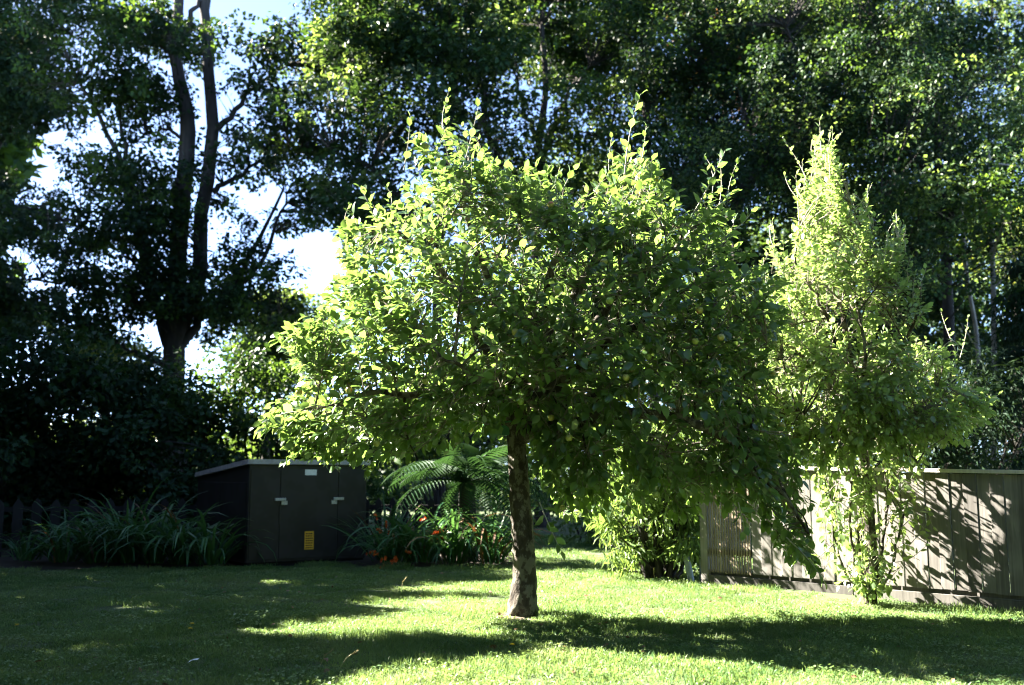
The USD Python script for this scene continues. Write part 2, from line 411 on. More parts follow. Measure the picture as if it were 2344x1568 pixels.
edge = (bed_edge(pts[:, 0]) - pts[:, 1] < .45) | (np.hypot(pts[:, 0] - TREE[0], pts[:, 1] - TREE[1]) < .6) | ((pts[:, 0] > 0) & (np.abs((pts - FA) @ FN) < .6) & (pts[:, 0] > FA[0] - .5))
zs = np.where(edge, zs * rng.uniform(1.2, 2.2, len(pts)), zs)              # longer where the mower does not reach
sc = np.stack([np.ones(len(pts)), np.ones(len(pts)), zs], 1) * np.where(pts[:, 1] < 18, 1, 1.25)[:, None]
protos = [(patch(430, .055, .30, .45, 1), M_GRASS), (patch(430, .048, .30, .6, 2), M_GRASS), (join([patch(380, .05, .3, .5, 3), clover(60, .28, 4)]), M_GRASS), (join([patch(330, .05, .3, .5, 3)]), M_GRASS)]
instancer(None, 'grass', protos, np.stack([pts[:, 0], pts[:, 1], ground_z(pts[:, 0], pts[:, 1])], 1), quats_z(rng, len(pts), .05), sc, idx, label='short mown grass of the lawn, with clover in it', cat='grass')

# bare soil round the apple trunk
a = np.linspace(0, 2 * np.pi, 40, endpoint=False)
rad = .29 + .07 * np.sin(a * 3 + 1) + .05 * rng.normal(size=40)
ring = [np.stack([TREE[0] + k * rad * np.cos(a) * 1.15, TREE[1] + k * rad * np.sin(a)], 1) for k in (1.0, .55)]
v2 = np.vstack(ring + [TREE[None, :2]])
v = np.stack([v2[:, 0], v2[:, 1], ground_z(v2[:, 0], v2[:, 1]) + .003 + np.r_[np.zeros(40), .012 * np.ones(40), .02]], 1)
k = np.arange(40); k1 = (k + 1) % 40
f = np.vstack([np.stack([k, k1, 40 + k1], 1), np.stack([k, 40 + k1, 40 + k], 1), np.stack([40 + k, 40 + k1, np.full(40, 80)], 1)])
keys(part(None, 'bare_soil', (v, f), M_SOIL, smooth=True), kind='structure')
# planting bed along the back
bx = np.arange(-14, .35, .25)
v = np.vstack([np.stack([bx, bed_edge(np.minimum(bx, -.2)) + .05 * rng.normal(size=len(bx)), 0 * bx], 1), np.stack([bx, 0 * bx + 21.5, 0 * bx], 1)])
v[:, 2] = ground_z(v[:, 0], v[:, 1]) + .012
n = len(bx); k = np.arange(n - 1)
keys(part(None, 'planting_bed', (v, np.vstack([np.stack([k, k + 1, n + k + 1], 1), np.stack([k, n + k + 1, n + k], 1)])), M_BED), kind='structure')

# ---------------------------------------------------------------- the timber fence on the right
fence = thing('timber_fence', 'weathered grey vertical board fence with pale top cap, right of the lawn', 'fence', (FA[0], FA[1], 0), math.atan2(FDIR[1], FDIR[0]))
# in its frame x runs along the fence, -y looks to the lawn
FLEN = float(np.linalg.norm(FB - FA)) + 1.6
frng = np.random.default_rng(3)
TOP = 1.60


def ftop(x):
    return np.interp(x, [0, 4.3, 9], [1.66, 1.565, 1.50])


part(fence, 'end_post', box(-.02, .10, -.05, .07, -.05, ftop(0) - .02, .004), M_FENCE)
x = .115; i = 0
while x < .80:
    w = .025 + frng.uniform(-.002, .002)
    part(fence, 'slat', box(x, x + w, -.02, .004 + frng.uniform(0, .004), .14 + frng.uniform(-.01, .01), ftop(x) - .035, .002), M_SLAT)
    x += .045
x = .84
while x < FLEN:
    w = .152 + frng.uniform(-.006, .006)
    m = box(0, w, -.010, .010, 0, 1, .003)
    z0 = .155 + frng.uniform(-.006, .006)
    m[0][:, 2] = z0 + m[0][:, 2] * (ftop(x) - .03 - z0)
    c, s = math.cos(.055), math.sin(.055)           # each board laps the next, one edge proud
    m[0][:, :2] = np.stack([m[0][:, 0] * c - m[0][:, 1] * s + x, m[0][:, 0] * s + m[0][:, 1] * c + frng.uniform(-.003, .003) - .017 * (i % 2)], 1); i += 1
    part(fence, 'board', m, M_FENCE)
    x += w + frng.uniform(.002, .008)


def sloped_bar(x0, x1, y0, y1, za, zb, h):
    m = box(0, 1, y0, y1, 0, h, .004)
    t = np.clip(m[0][:, 0], 0, 1)
    m[0][:, 0] = x0 + t * (x1 - x0); m[0][:, 2] += za + t * (zb - za)
    return m


for x0 in np.arange(-.03, FLEN, 2.4):
    x1 = min(x0 + 2.395, FLEN)
    part(fence, 'top_cap', sloped_bar(x0, x1, -.065, .065, ftop(x0) - .02, ftop(x1) - .02, .045), M_CAP)
    part(fence, 'gravel_board', sloped_bar(x0, x1, -.035, -.004, -.06, -.06, .165), M_KICK)
    for zz in (.095, .4, 1.25):
        part(fence, 'rail', box(x0 + .12, x1, .03, .075, zz, zz + .08), M_KICK)

# two short leaning posts beside the fence's end
for (u, v, lean, hgt, r, lab) in ((1583, 1327, -.22, .36, .05, 'short leaning blue-grey post in front of the timber fence end'), (1605, 1325, .03, .28, .03, 'thin upright grey stake between the leaning post and the fence end')):
    b = on_ground(u, v)
    p = thing('short_post' if r > .035 else 'wooden_stake', lab, 'post' if r > .035 else 'stake', b)
    m = tube([(0, 0, -.06), (lean * .5 * hgt, 0, hgt * .5), (lean * hgt, 0, hgt), (lean * hgt, 0, hgt + .006)], [r, r, r * .97, r * .7], 12)
    part(p, 'shaft', m, M_POST, smooth=40)
    part(p, 'top_ring', tube([(lean * hgt * .86, 0, hgt * .86), (lean * hgt * .93, 0, hgt * .93)], [r * 1.08, r * 1.08], 12), M_POST, smooth=40)

# ---------------------------------------------------------------- the electrical cabinet
CA = on_ground(562, 1297)
ca = math.radians(34)
cab = thing('electricity_cabinet', 'dark grey electricity cabinet with pale sloping lid and yellow warning sign', 'cabinet', (CA[0], CA[1], 0), ca)
d_right = ray(836, 1297)
# front width so that the right edge falls on its bearing
W = 1.0
t_ = np.linalg.solve(np.array([[math.cos(ca), -d_right[0]], [math.sin(ca), -d_right[1]]]), -CA[:2])
W = float(t_[0])
D, HF, HB = 2.9, 1.80, 1.58


def prism(x0, x1, y0, y1, z0, zf, zb):
    m = box(0, 1, 0, 1, 0, 1, .006)
    a, b, c = m[0].T
    return np.stack([x0 + a * (x1 - x0), y0 + b * (y1 - y0), z0 + c * (zf + b * (zb - zf) - z0)], 1), m[1]


part(cab, 'plinth', box(.03, W - .03, .03, D - .03, -.05, .06), M_GAP)
body = part(cab, 'body', prism(0, W, 0, D, .05, HF - .07, HB - .07), M_CAB)
doors = [(.035, W * .255 - .006), (W * .255 + .006, W * .745 - .006), (W * .745 + .006, W - .035)]
for x0, x1 in doors:
    part(cab, 'front_panel', box(x0, x1, -.014, -.001, .10, HF - .15, .004), M_CAB)
for y0, y1 in ((.05, D * .5 - .01), (D * .5 + .01, D - .05)):
    part(cab, 'side_panel', box(-.013, -.001, y0, y1, .10, HB - .16, .004), M_CAB)
for xc_, sgn in ((W * .255, 1), (W * .745, -1)):
    h = part(cab, 'door_handle', box(xc_ - .10, xc_ + .10, -.05, -.0145, 1.10, 1.15, .004), M_STEEL)
    part(h, 'lock_plate', box(xc_ - .055 + .08 * sgn, xc_ + .055 + .08 * sgn, -.028, -.0145, 1.03, 1.098, .004), M_STEEL)
    part(h, 'lock_bar', box(xc_ - .012, xc_ + .012, -.024, -.0146, .70, 1.028, .003), M_CAB)
lidm = prism(-.05, W + .05, -.06, D + .06, 0, 1, 1)
a = (lidm[0][:, 1] + .06) / (D + .12)
lidm[0][:, 2] = (HF - .066) + a * (HB - HF) + lidm[0][:, 2] * .085
part(cab, 'lid', lidm, M_LID)
wx = W * .505
part(cab, 'white_label', box(wx - .11, wx + .11, -.0195, -.0145, HF - .255, HF - .155), M_WHITE)
sg = part(cab, 'warning_sign', box(wx - .085, wx + .085, -.0195, -.0145, .245, .56), M_YELLOW)
lines = []
for r_ in range(7):
    y = .53 - r_ * .041
    x = wx - .068
    while x < wx + .06:
        w = frng.uniform(.015, .035)
        lines.append(box(x, min(x + w, wx + .068), -.0215, -.0198, y - (.02 if r_ else .022), y))
        x += w + .008
part(sg, 'lettering', join(lines), M_INK)

# ---------------------------------------------------------------- picket fences
def picket_fence(label, p0, p1, height, pitch, width, rail_z):
    p0, p1 = np.array(p0[:2]), np.array(p1[:2])
    d = p1 - p0; ln = np.linalg.norm(d)
    t = thing('picket_fence', label, 'fence', (p0[0], p0[1], 0), math.atan2(d[1], d[0]))
    g = np.random.default_rng(int(ln * 100))
    x = 0
    while x < ln:
        h = height + g.uniform(-.02, .02)
        out = np.array([[0, 0], [width, 0], [width, h - width * .75], [width * .86, h - width * .42], [width / 2, h], [width * .14, h - width * .42], [0, h - width * .75]])
        m = trimesh.creation.extrude_polygon(Polygon(out), .022, engine='earcut')
        v = np.array(m.vertices); tilt = g.uniform(-.012, .012)
        part(t, 'picket', (np.stack([x + v[:, 0] + tilt * v[:, 1], v[:, 2] - .022, v[:, 1] - .03], 1), np.array(m.faces)), M_PICKET)
        x += pitch
    for z in rail_z:
        part(t, 'rail', box(-.02, ln, .003, .05, z - .045, z + .045), M_PICKET)
    for x in np.arange(.1, ln, 2.2):
        part(t, 'post', box(x, x + .09, .052, .14, -.05, height - .1), M_PICKET)


picket_fence('dark picket fence behind the strap-leaved plants left of the cabinet', at(-60, 1200, 19.2), at(470, 1200, 20.4), 1.13, .33, .18, (.35, .90))
picket_fence('dark picket fence with pointed tops between cabinet and tree fern', at(800, 1200, 19.9), at(1085, 1200, 19.6), 1.13, .262, .125, (.35, .93))

# ---------------------------------------------------------------- strap-leaved plants
def strap_plant(label, base, n, length, seed, cat='plant', flowers=(), name='strap_leaved_plant', group=None, dead=.04, stiff=.0, width=.024, spread=1.0):
    g = np.random.default_rng(seed)
    t = thing(name, label, cat, (base[0], base[1], ground_z(base[0], base[1]) + .04), group=group)
    for i in range(n):
        az = g.uniform(0, 2 * np.pi); r0 = .16 * math.sqrt(g.uniform()) * spread
        ln = length * g.uniform(.6, 1.2)
        up0 = g.uniform(.8, 1.45); droop = g.uniform(1.3, 2.9) * (1 - stiff)
        s = np.linspace(0, 1, 8)
        ang = up0 - droop * s**1.5
        dx = np.concatenate([[0], np.cumsum(np.cos(ang[:-1]) * ln / 7)]); dz = np.concatenate([[0], np.cumsum(np.sin(ang[:-1]) * ln / 7)])
        dirv = np.array([math.cos(az), math.sin(az), 0])
        c = dirv * (r0 + dx)[:, None] + np.array([0, 0, 1.0]) * dz[:, None]
        c[:, 2] = np.maximum(c[:, 2], .01)
        side = np.array([-math.sin(az), math.cos(az), 0]) + .35 * g.normal(size=3) * np.array([1, 1, .6]); side = unit(side)
        w = width * g.uniform(.7, 1.2) * np.array([.55, .8, .95, 1, .95, .8, .5, .04])[:, None]
        fold = np.array([0, 0, -1.0]) * w * .35
        v = np.stack([c - side * w - fold * 0, c + fold, c + side * w], 1).reshape(-1, 3)
        k = np.arange(7)[:, None] * 3
        f = np.vstack([k + np.array([[0, 1, 4]]), k + np.array([[0, 4, 3]]), k + np.array([[1, 2, 5]]), k + np.array([[1, 5, 4]])])
        part(t, 'leaf', (v, f), M_DEAD if g.uniform() < dead else M_STRAP, smooth=True)
    for fx, fy, fz in flowers:                       # arching stem with a spray of orange funnels, given in world points
        tip = local(t, np.array([fx, fy, fz]))
        st = np.array([.1 * g.normal(), .1 * g.normal(), 0])
        mid = st * .5 + tip * .5 + np.array([0, 0, .18])
        q = np.array([(1 - a) ** 2 * st + 2 * a * (1 - a) * mid + a * a * tip for a in np.linspace(0, 1, 8)])
        stem = part(t, 'flower_stem', tube(q, np.linspace(.006, .003, 8), 5), M_STRAP)
        ax = unit(q[-1] - q[-3])
        for j in range(g.integers(3, 6)):
            c = tip - ax * .035 * j + np.array([0, 0, .012 * (j % 2)])
            o = unit(np.array([g.normal(), g.normal(), .3]))
            e1 = unit(np.cross(o, [.2, .3, .9])); e2 = np.cross(o, e1)
            aa = np.arange(6) * np.pi / 3 + g.uniform(0, 1)
            al = o * .75 + .8 * (np.cos(aa)[:, None] * e1 + np.sin(aa)[:, None] * e2)
            pe = leaves(LEAF2, np.tile(c, (6, 1)), al, np.tile(o, (6, 1)), .048, .9)
            part(stem, 'flower', pe, M_ORANGE)
    return t


# left bed
lefts = [(60, 1262, 34, .85, 'low arching strap-leaved plant at the left edge of the bed', 0),
         (150, 1262, 60, 1.25, 'strap-leaved plant leaning left before the left picket fence', 0),
         (225, 1262, 74, 1.4, 'strap-leaved plant with tall left-leaning leaves, left bed', 0),
         (290, 1255, 84, 1.6, 'tallest strap-leaved plant with upright leaves, middle of the left bed', .15),
         (360, 1266, 84, 1.6, 'broad drooping strap-leaved plant next to the tallest one', 0),
         (425, 1268, 80, 1.5, 'thick strap-leaved plant between the broad one and the cabinet side', 0),
         (485, 1272, 66, 1.25, 'drooping strap-leaved plant at the left foot of the cabinet', 0)]
for i, (u, v, n, ln, lab, sf) in enumerate(lefts):
    b = at(u, v, 18.2 - .1 * i); strap_plant(lab, b, n, ln, 50 + i, stiff=sf, width=.026, spread=1.6)
# right bed: orange flowers beside the cabinet, then two mounds of strap leaves
FL = lambda u, v, y=17.6: tuple(at(u, v, y))
strap_plant('orange-flowered plant with narrow upright leaves against the cabinet right side', at(884, 1272, 17.95), 66, 1.15, 71, stiff=.5, width=.018, name='flowering_plant', spread=1.6,
            flowers=[FL(858, 1180), FL(882, 1196), FL(866, 1212), FL(893, 1216), FL(975, 1186), FL(1010, 1218, 17.4), FL(1016, 1232, 17.4)])
strap_plant('low orange-flowered plant with flowers near the lawn, right of the cabinet', at(905, 1285, 17.7), 64, 1.05, 72, width=.018, name='flowering_plant', spread=1.6,
            flowers=[FL(842, 1268, 17.2), FL(858, 1272, 17.2), FL(875, 1284, 17.1), FL(895, 1290, 17.1), FL(906, 1284, 17.0), FL(870, 1305, 17.0), FL(940, 1266, 17.2)])
strap_plant('mound of arching strap leaves below the tree fern, next to orange flowers', at(965, 1280, 17.8), 90, 1.5, 73, dead=.06, spread=1.8)
strap_plant('mound of arching strap leaves in front of the tree fern trunk', at(1040, 1284, 17.7), 90, 1.45, 74, dead=.06, spread=1.8)
strap_plant('mound of arching strap leaves with brown tips nearest the apple trunk', at(1120, 1284, 17.7), 84, 1.4, 75, dead=.14, spread=1.8)
strap_plant('spiky dark plant with stiff narrow leaves behind the apple trunk', at(1125, 1245, 19.0), 50, 1.2, 76, stiff=.75, width=.016, name='spiky_plant')

# ---------------------------------------------------------------- tree fern
TF = at(1072, 1180, 18.5)
fern = thing('tree_fern', 'tree fern with a thick dark trunk and spreading fronds', 'tree fern', (TF[0], TF[1], 0))
g = np.random.default_rng(9)
hz = at(1050, 1106, 18.5)[2]
part(fern, 'trunk', tube([(0, 0, -.1), (.0, 0, .4), (-.02, 0, .9), (-.05, 0, hz)], [.2, .17, .165, .14], 14, rough=.06, rng=g), M_BARK_D)
crown_c = np.array([-.06, 0, hz])
frond_dirs = [(-1.62, 1.7, .1), (-2.5, 1.9, .25), (-.9, 1.9, .25)] + [(az, ln, el) for az, ln, el in zip(np.linspace(0, 2 * np.pi, 21, endpoint=False) + g.normal(0, .1, 21), g.uniform(1.4, 1.9, 21), g.uniform(.3, 1.05, 21))]
frond_dirs += [(az, .9, 1.2) for az in (0.4, 1.9, 3.3, 4.9)]
for az, ln, el in frond_dirs:
    s = np.linspace(0, 1, 26)
    ang = el - 1.65 * s**1.3 - (0.2 if el < 0 else 0)
    st = ln / 25
    dx = np.concatenate([[0], np.cumsum(np.cos(ang[:-1]) * st)]); dz = np.concatenate([[0], np.cumsum(np.sin(ang[:-1]) * st)])
    out = np.array([math.cos(az), math.sin(az), 0]); sd = np.array([-math.sin(az), math.cos(az), 0])
    c = crown_c + out * dx[:, None] + np.array([0, 0, 1.0]) * dz[:, None]
    tdir = unit(np.gradient(c, axis=0)); nrm = np.cross(tdir, sd); nrm *= np.sign(nrm[:, 2:3] + 1e-6)
    pos, al, up, wd = [], [], [], []
    for k in range(2, 26):
        for sg_ in (-1, 1):
            w = max(.04, .42 * math.sin(math.pi * min(1, k / 26.5)) ** .7)
            pos.append(c[k]); al.append(sd * sg_ + tdir[k] * .35 - np.array([0, 0, .30])); up.append(nrm[k]); wd.append(w)
    lf = leaves(LEAF2, np.array(pos), np.array(al), np.array(up), np.array(wd), .14)
    fr = part(fern, 'frond', join([lf, tube(c, np.linspace(.012, .003, 26), 4)]), M_FERN)

# ---------------------------------------------------------------- trees: clumps of leaves
def clump(seed, n=40, r=.42, flat=.55, leaf=.115, template=LEAF2, hang=.25, wmul=1.0):
    g = np.random.default_rng(seed)
    d = unit(g.normal(size=(n, 3))) * (g.uniform(0, 1, (n, 1)) ** .45) * r
    d[:, 2] *= flat
    al = unit(d + g.normal(0, .22, (n, 3)) - np.array([0, 0, hang * r]))
    up = np.array([0, 0, 1.0]) + g.normal(0, .45, (n, 3))
    return leaves(template, d, al, up, leaf * g.uniform(.7, 1.25, n), wmul * g.uniform(.85, 1.15, n))


def blobs_to_points(blobs, per_m3, g, limit=6000):
    pos = []
    for c, r, dens in blobs:
        r = np.asarray(r, float)
        n = max(4, int(per_m3 * dens * 4.19 * r.prod()))
        d = unit(g.normal(size=(n, 3))) * (g.uniform(0, 1, (n, 1)) ** .40)
        pos.append(c + d * r)
    pos = np.vstack(pos)
    return pos[:limit] if len(pos) <= limit else pos[g.permutation(len(pos))[:limit]]


def tree(name, label, cat, base, trunk, limbs, blobs, mats, seed, per=2.2, leaf=.12, bark=None, n_leaf=40, twigs=.5, trunk_r=(.4, .15), limb_r=.12, hang=.25, template=LEAF2, group=None, clump_r=.42, flat=.55, wmul=1.0, csize=(.75, 1.3)):
    """Tapered trunk, limbs as parts of their own, thin twigs out to the leaf clumps, and the crown."""
    g = np.random.default_rng(seed)
    bark = bark or M_BARK_D
    t = thing(name, label, cat, base, group=group)
    tp = spline(trunk, 22) if len(trunk) > 1 else np.array(trunk)
    rr = np.linspace(trunk_r[0], trunk_r[1], len(tp)) * (1 + .5 * np.exp(-np.arange(len(tp)) * 1.2))
    part(t, 'trunk', tube(tp, rr, 12, rough=.04, rng=g), bark, smooth=50, world=True)
    skel = [tp[5:]]
    for l in limbs:
        r0 = limb_r
        if isinstance(l, tuple):
            l, r0 = l
        lp = spline(l, 14)
        lp[2:-1] += g.normal(0, .05, (len(lp) - 3, 3)) * (r0 / .12)
        part(t, 'branch', tube(lp, np.linspace(r0, r0 * (.25 if r0 < .25 else .6), 14), 8), bark, smooth=50, world=True)
        skel.append(lp[3:])
    pos = blobs_to_points(blobs, per, g)
    if twigs > 0:
        sk = np.vstack(skel)
        sel = pos[g.uniform(size=len(pos)) < twigs]
        from scipy.spatial import cKDTree
        dist, k = cKDTree(sk + np.array([0, 0, 0.0])).query(sel - np.array([0, 0, .5]))
        ok = dist < 2.2
        st, en, dist = sk[k][ok], sel[ok], dist[ok]
        mid = st * .45 + en * .55 + np.array([0, 0, .25]) * dist[:, None] * .3 + g.normal(0, .12, st.shape) * dist[:, None] * .4
        part(t, 'twigs', tubes_thin(st, mid, en, .012 + .012 * np.minimum(dist, 3), .006, 3, 4), bark, world=True, kind='stuff')
    protos = []
    for i, m in enumerate(mats):
        protos.append((clump(seed * 7 + i, n_leaf, clump_r, flat, leaf, template, hang, wmul), m))
    cr = local(t, pos)
    s = g.uniform(csize[0], csize[1], len(pos))
    instancer(t, 'crown', protos, cr, quats_z(g, len(pos), .45), np.stack([s, s, s], 1), g.integers(0, len(protos), len(pos)))
    return t


def mass(points_uvy, rad, dens=1.0, jit=.0, g=None):
    return [(at(u, v, y), (r if np.ndim(r) else (r, r, r * .75)), dens) for (u, v, y), r in zip(points_uvy, rad)]


def scatter_blobs(poly, y, n, r, g, dens=1.0, dy=2.5):
    """Blobs inside an outline drawn in the photograph, at distance y +- dy."""
    P = Polygon(poly); x0, y0, x1, y1 = P.bounds; out = []
    while len(out) < n:
        u, v = g.uniform(x0, x1), g.uniform(y0, y1)
        if P.contains(Point(u, v)):
            rr = r * g.uniform(.6, 1.25)
            out.append((at(u, v, y + g.uniform(-dy, dy)), (rr * 1.15, rr * 1.15, rr * .62), dens))
    return out


g = np.random.default_rng(21)
# the twin-trunked tree on the left
Y = 33.0
A_ = lambda u, v, dy=0: at(u, v, Y + dy)
base = A_(398, 1130); base[2] = 0
trunk = [base, A_(396, 1000), A_(398, 880), A_(400, 760), A_(405, 640), A_(415, 470), A_(430, 320), A_(425, 240), A_(403, 140), A_(410, 0), A_(405, -120)]
limbs = [([A_(402, 800), A_(440, 660), A_(458, 540), A_(478, 380), A_(485, 240), A_(475, 100), A_(480, -60)], .28),
         ([A_(402, 150), A_(380, 60), A_(345, 0), A_(300, -60)], .17), ([A_(412, 90), A_(440, 40), A_(470, -60)], .14),
         ([A_(385, 790), A_(355, 690), A_(335, 580), A_(310, 470), A_(290, 360), A_(275, 270)], .20), ([A_(345, 640), A_(300, 500), A_(275, 380), A_(210, 230), A_(180, 190)], .15),
         ([A_(395, 860), A_(340, 815), A_(290, 800), A_(240, 765)], .12), ([A_(415, 790), A_(470, 720), A_(540, 660), A_(590, 560), A_(650, 430)], .17), ([A_(520, 690), A_(590, 610), A_(630, 520), A_(670, 420)], .11),
         ([A_(490, 300), A_(545, 250), A_(590, 190), A_(660, 150)], .12), ([A_(487, 440), A_(530, 410), A_(600, 370), A_(690, 340)], .11), ([A_(432, 330), A_(380, 300), A_(320, 305)], .08),
         ([A_(400, 640), A_(310, 560), A_(200, 520), A_(110, 480)], .12), ([A_(395, 720), A_(280, 680), A_(160, 650), A_(60, 640)], .12), ([A_(540, 700), A_(580, 740), A_(640, 745)], .05)]
blobs = []
for poly, n, r, d in (([(0, 0), (330, 0), (370, 120), (380, 260), (350, 300), (200, 200), (0, 180)], 17, 1.25, 1.0),
                      ([(190, 200), (400, 220), (400, 440), (230, 420)], 10, 1.1, .9),
                      ([(440, 60), (900, 40), (900, 270), (640, 220), (500, 240), (430, 160)], 22, 1.2, 1.1),
                      ([(560, 260), (800, 330), (860, 420), (760, 520), (660, 430), (560, 420)], 12, 1.1, .9),
                      ([(150, 470), (400, 500), (440, 700), (330, 720), (120, 650)], 14, 1.2, 1.0),
                      ([(420, 560), (560, 580), (560, 700), (480, 770), (390, 720)], 10, 1.1, 1.1),
                      ([(60, 640), (360, 660), (360, 800), (160, 800)], 9, 1.1, .8),
                      ([(500, 400), (640, 450), (600, 600), (500, 560)], 4, .8, .55), ([(620, 380), (860, 420), (850, 600), (700, 560)], 10, .9, .8), ([(560, 680), (720, 690), (700, 780), (560, 780)], 5, .8, .7), ([(600, 480), (720, 520), (690, 660), (580, 640)], 4, .7, .5), ([(470, 280), (560, 300), (540, 420), (490, 430)], 3, .6, .45),
                      ([(0, 430), (160, 470), (150, 620), (0, 600)], 6, 1.0, .7), ([(180, 360), (420, 380), (410, 560), (220, 520)], 9, 1.0, .9)):
    blobs += scatter_blobs(poly, Y, n, r, g, d, 2.2)
tree('tall_tree', 'tall dark tree with two parallel trunks against the pale sky on the left', 'tree', base, trunk, limbs, blobs, [M_CONIFER, M_DARK_LEAF, M_CONIFER, M_WOOD_LEAF], 11, per=3.6, leaf=.16, trunk_r=(.42, .15), n_leaf=38)


def bank(poly, y, n, r, seed, name, label, mats, per=2.2, leaf=.13, cat='shrub', **kw):
    """A bush or hedge: several stems from the ground and leaf masses inside its outline."""
    g = np.random.default_rng(seed)
    P = Polygon(poly); c = P.centroid
    base = at(c.x, c.y, y); base[2] = 0
    bl = scatter_blobs(poly, y, n, r, g, 1.0, kw.pop('dy', 1.2))
    limbs = []
    for cc, rr, d in bl[::3][:14]:
        s = base + np.array([.35 * (cc[0] - base[0]), .3 * g.normal(), 0])
        limbs.append(([s, s * .4 + cc * .6 + np.array([0, 0, -.2]), cc], .04))
    top = np.array([base[0], base[1], max(1.0, at(c.x, c.y, y)[2])])
    return tree(name, label, cat, base, [base - np.array([0, 0, .1]), base * .5 + top * .5, top], limbs, bl, mats, seed, per=per, leaf=leaf, trunk_r=kw.pop('trunk_r', (.09, .04)), twigs=kw.pop('twigs', .25), **kw)


# shrubs and hedges at the back, left to right
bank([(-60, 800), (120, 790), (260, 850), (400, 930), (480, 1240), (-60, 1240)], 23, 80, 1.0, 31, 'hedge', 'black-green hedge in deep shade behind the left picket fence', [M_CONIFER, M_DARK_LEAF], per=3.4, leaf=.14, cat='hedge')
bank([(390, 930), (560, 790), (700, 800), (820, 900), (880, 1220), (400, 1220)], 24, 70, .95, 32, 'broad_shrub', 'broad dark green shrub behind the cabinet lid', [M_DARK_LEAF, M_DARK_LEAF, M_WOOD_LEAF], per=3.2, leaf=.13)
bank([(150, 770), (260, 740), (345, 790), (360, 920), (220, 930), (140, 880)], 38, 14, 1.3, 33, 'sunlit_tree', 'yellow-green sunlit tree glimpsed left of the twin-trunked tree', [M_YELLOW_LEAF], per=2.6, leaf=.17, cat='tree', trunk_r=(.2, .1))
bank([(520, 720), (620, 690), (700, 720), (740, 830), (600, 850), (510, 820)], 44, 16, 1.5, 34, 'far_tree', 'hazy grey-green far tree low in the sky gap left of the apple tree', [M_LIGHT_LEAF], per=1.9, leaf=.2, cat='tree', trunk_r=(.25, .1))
bank([(840, 900), (1000, 880), (1180, 900), (1240, 1040), (1060, 1040), (860, 1050)], 27, 34, .9, 35, 'leafy_shrub', 'mid-green leafy shrub behind the tree fern', [M_WOOD_LEAF, M_LIGHT_LEAF], per=3.0, leaf=.12)
bank([(860, 1110), (1180, 1090), (1260, 1130), (1180, 1170), (860, 1160)], 33, 18, .8, 36, 'pale_shrub', 'pale sunlit shrub seen through the picket fence gaps', [M_BAMBOO], per=3.0, leaf=.12)
bank([(1250, 1120), (1380, 1090), (1450, 1150), (1450, 1235), (1280, 1240)], 23.5, 14, .6, 37, 'low_shrub', 'low dark-hearted shrub at the far end of the lawn', [M_LIGHT_LEAF, M_WOOD_LEAF], per=4.5, leaf=.11)
bank([(1400, 1020), (1500, 940), (1600, 960), (1630, 1180), (1605, 1300), (1540, 1325), (1470, 1310), (1410, 1260), (1350, 1170)], 15.6, 66, .34, 38, 'golden_shrub', 'golden-green bamboo-like shrub right of the far lawn, beside the fence end', [M_BAMBOO, M_BAMBOO, M_LIGHT_LEAF], per=20, leaf=.13, template=LANCE, clump_r=.26, n_leaf=34, dy=.6, hang=1.2, wmul=1.3)
bank([(1560, 900), (1680, 880), (1700, 1150), (1690, 1310), (1590, 1320), (1570, 1120)], 16.6, 26, .45, 39, 'dark_shrub', 'dark shrub in shade behind the timber fence end', [M_CONIFER, M_WOOD_LEAF], per=9, leaf=.11, dy=.4)
bank([(1700, 900), (2050, 850), (2300, 800), (2420, 820), (2420, 1110), (2100, 1100), (1720, 1120)], 19.5, 46, .8, 40, 'hedge', 'dark conifer hedge behind the right-hand stretch of timber fence', [M_CONIFER], per=4.2, leaf=.14, cat='hedge', template=LANCE, wmul=1.6)

# the wood goes on behind
g = np.random.default_rng(77)
pos = []
while len(pos) < 3600:
    u, y = g.uniform(-200, 2600), g.uniform(48, 62)
    top = np.interp(u, [-200, 300, 520, 760, 900, 1200, 1700, 2600], [930, 960, 1010, 1000, 860, 620, 420, 300])
    zt = at(u, top, y)[2]
    p = at(u, top, y); p[2] = zt * g.uniform(0, 1) * (.8 + .3 * meshkit.noise(np.array([u / 130, 0, 0]), 3))
    pos.append(p)
pos = np.array(pos)
sc_ = g.uniform(1.6, 2.8, len(pos))
instancer(None, 'far_wood', [(clump(900, 60, .5, .7, .14), M_WOOD_LEAF), (clump(901, 60, .5, .7, .14), M_LIGHT_LEAF)], pos, quats_z(g, len(pos), .4), np.stack([sc_, sc_, sc_], 1), (g.uniform(size=len(pos)) < .25).astype(int), label='far dark wood closing the view low behind the nearer trees', cat='wood')

# the wood behind the apple tree
def wood_tree(label, y, trunk_uv, limbs_uv, polys, mats, seed, r=1.35, per=1.9, leaf=.17, name='woodland_tree', bark=None, trunk_r=(.2, .06), n_leaf=36, dy=2.2, **kw):
    g = np.random.default_rng(seed)
    tr = [at(u, v, y) for u, v in trunk_uv]
    b = tr[0].copy(); b[2] = 0
    lm = [([at(u, v, y + d) for u, v, d in l], rr) for l, rr in limbs_uv]
    bl = []
    for poly, n, d in polys:
        bl += scatter_blobs(poly, y, n, r, g, d, dy)
    return tree(name, label, 'tree', b, [b - np.array([0, 0, .1])] + tr, lm, bl, mats, seed, per=per, leaf=leaf, bark=bark, trunk_r=trunk_r, n_leaf=n_leaf, **kw)


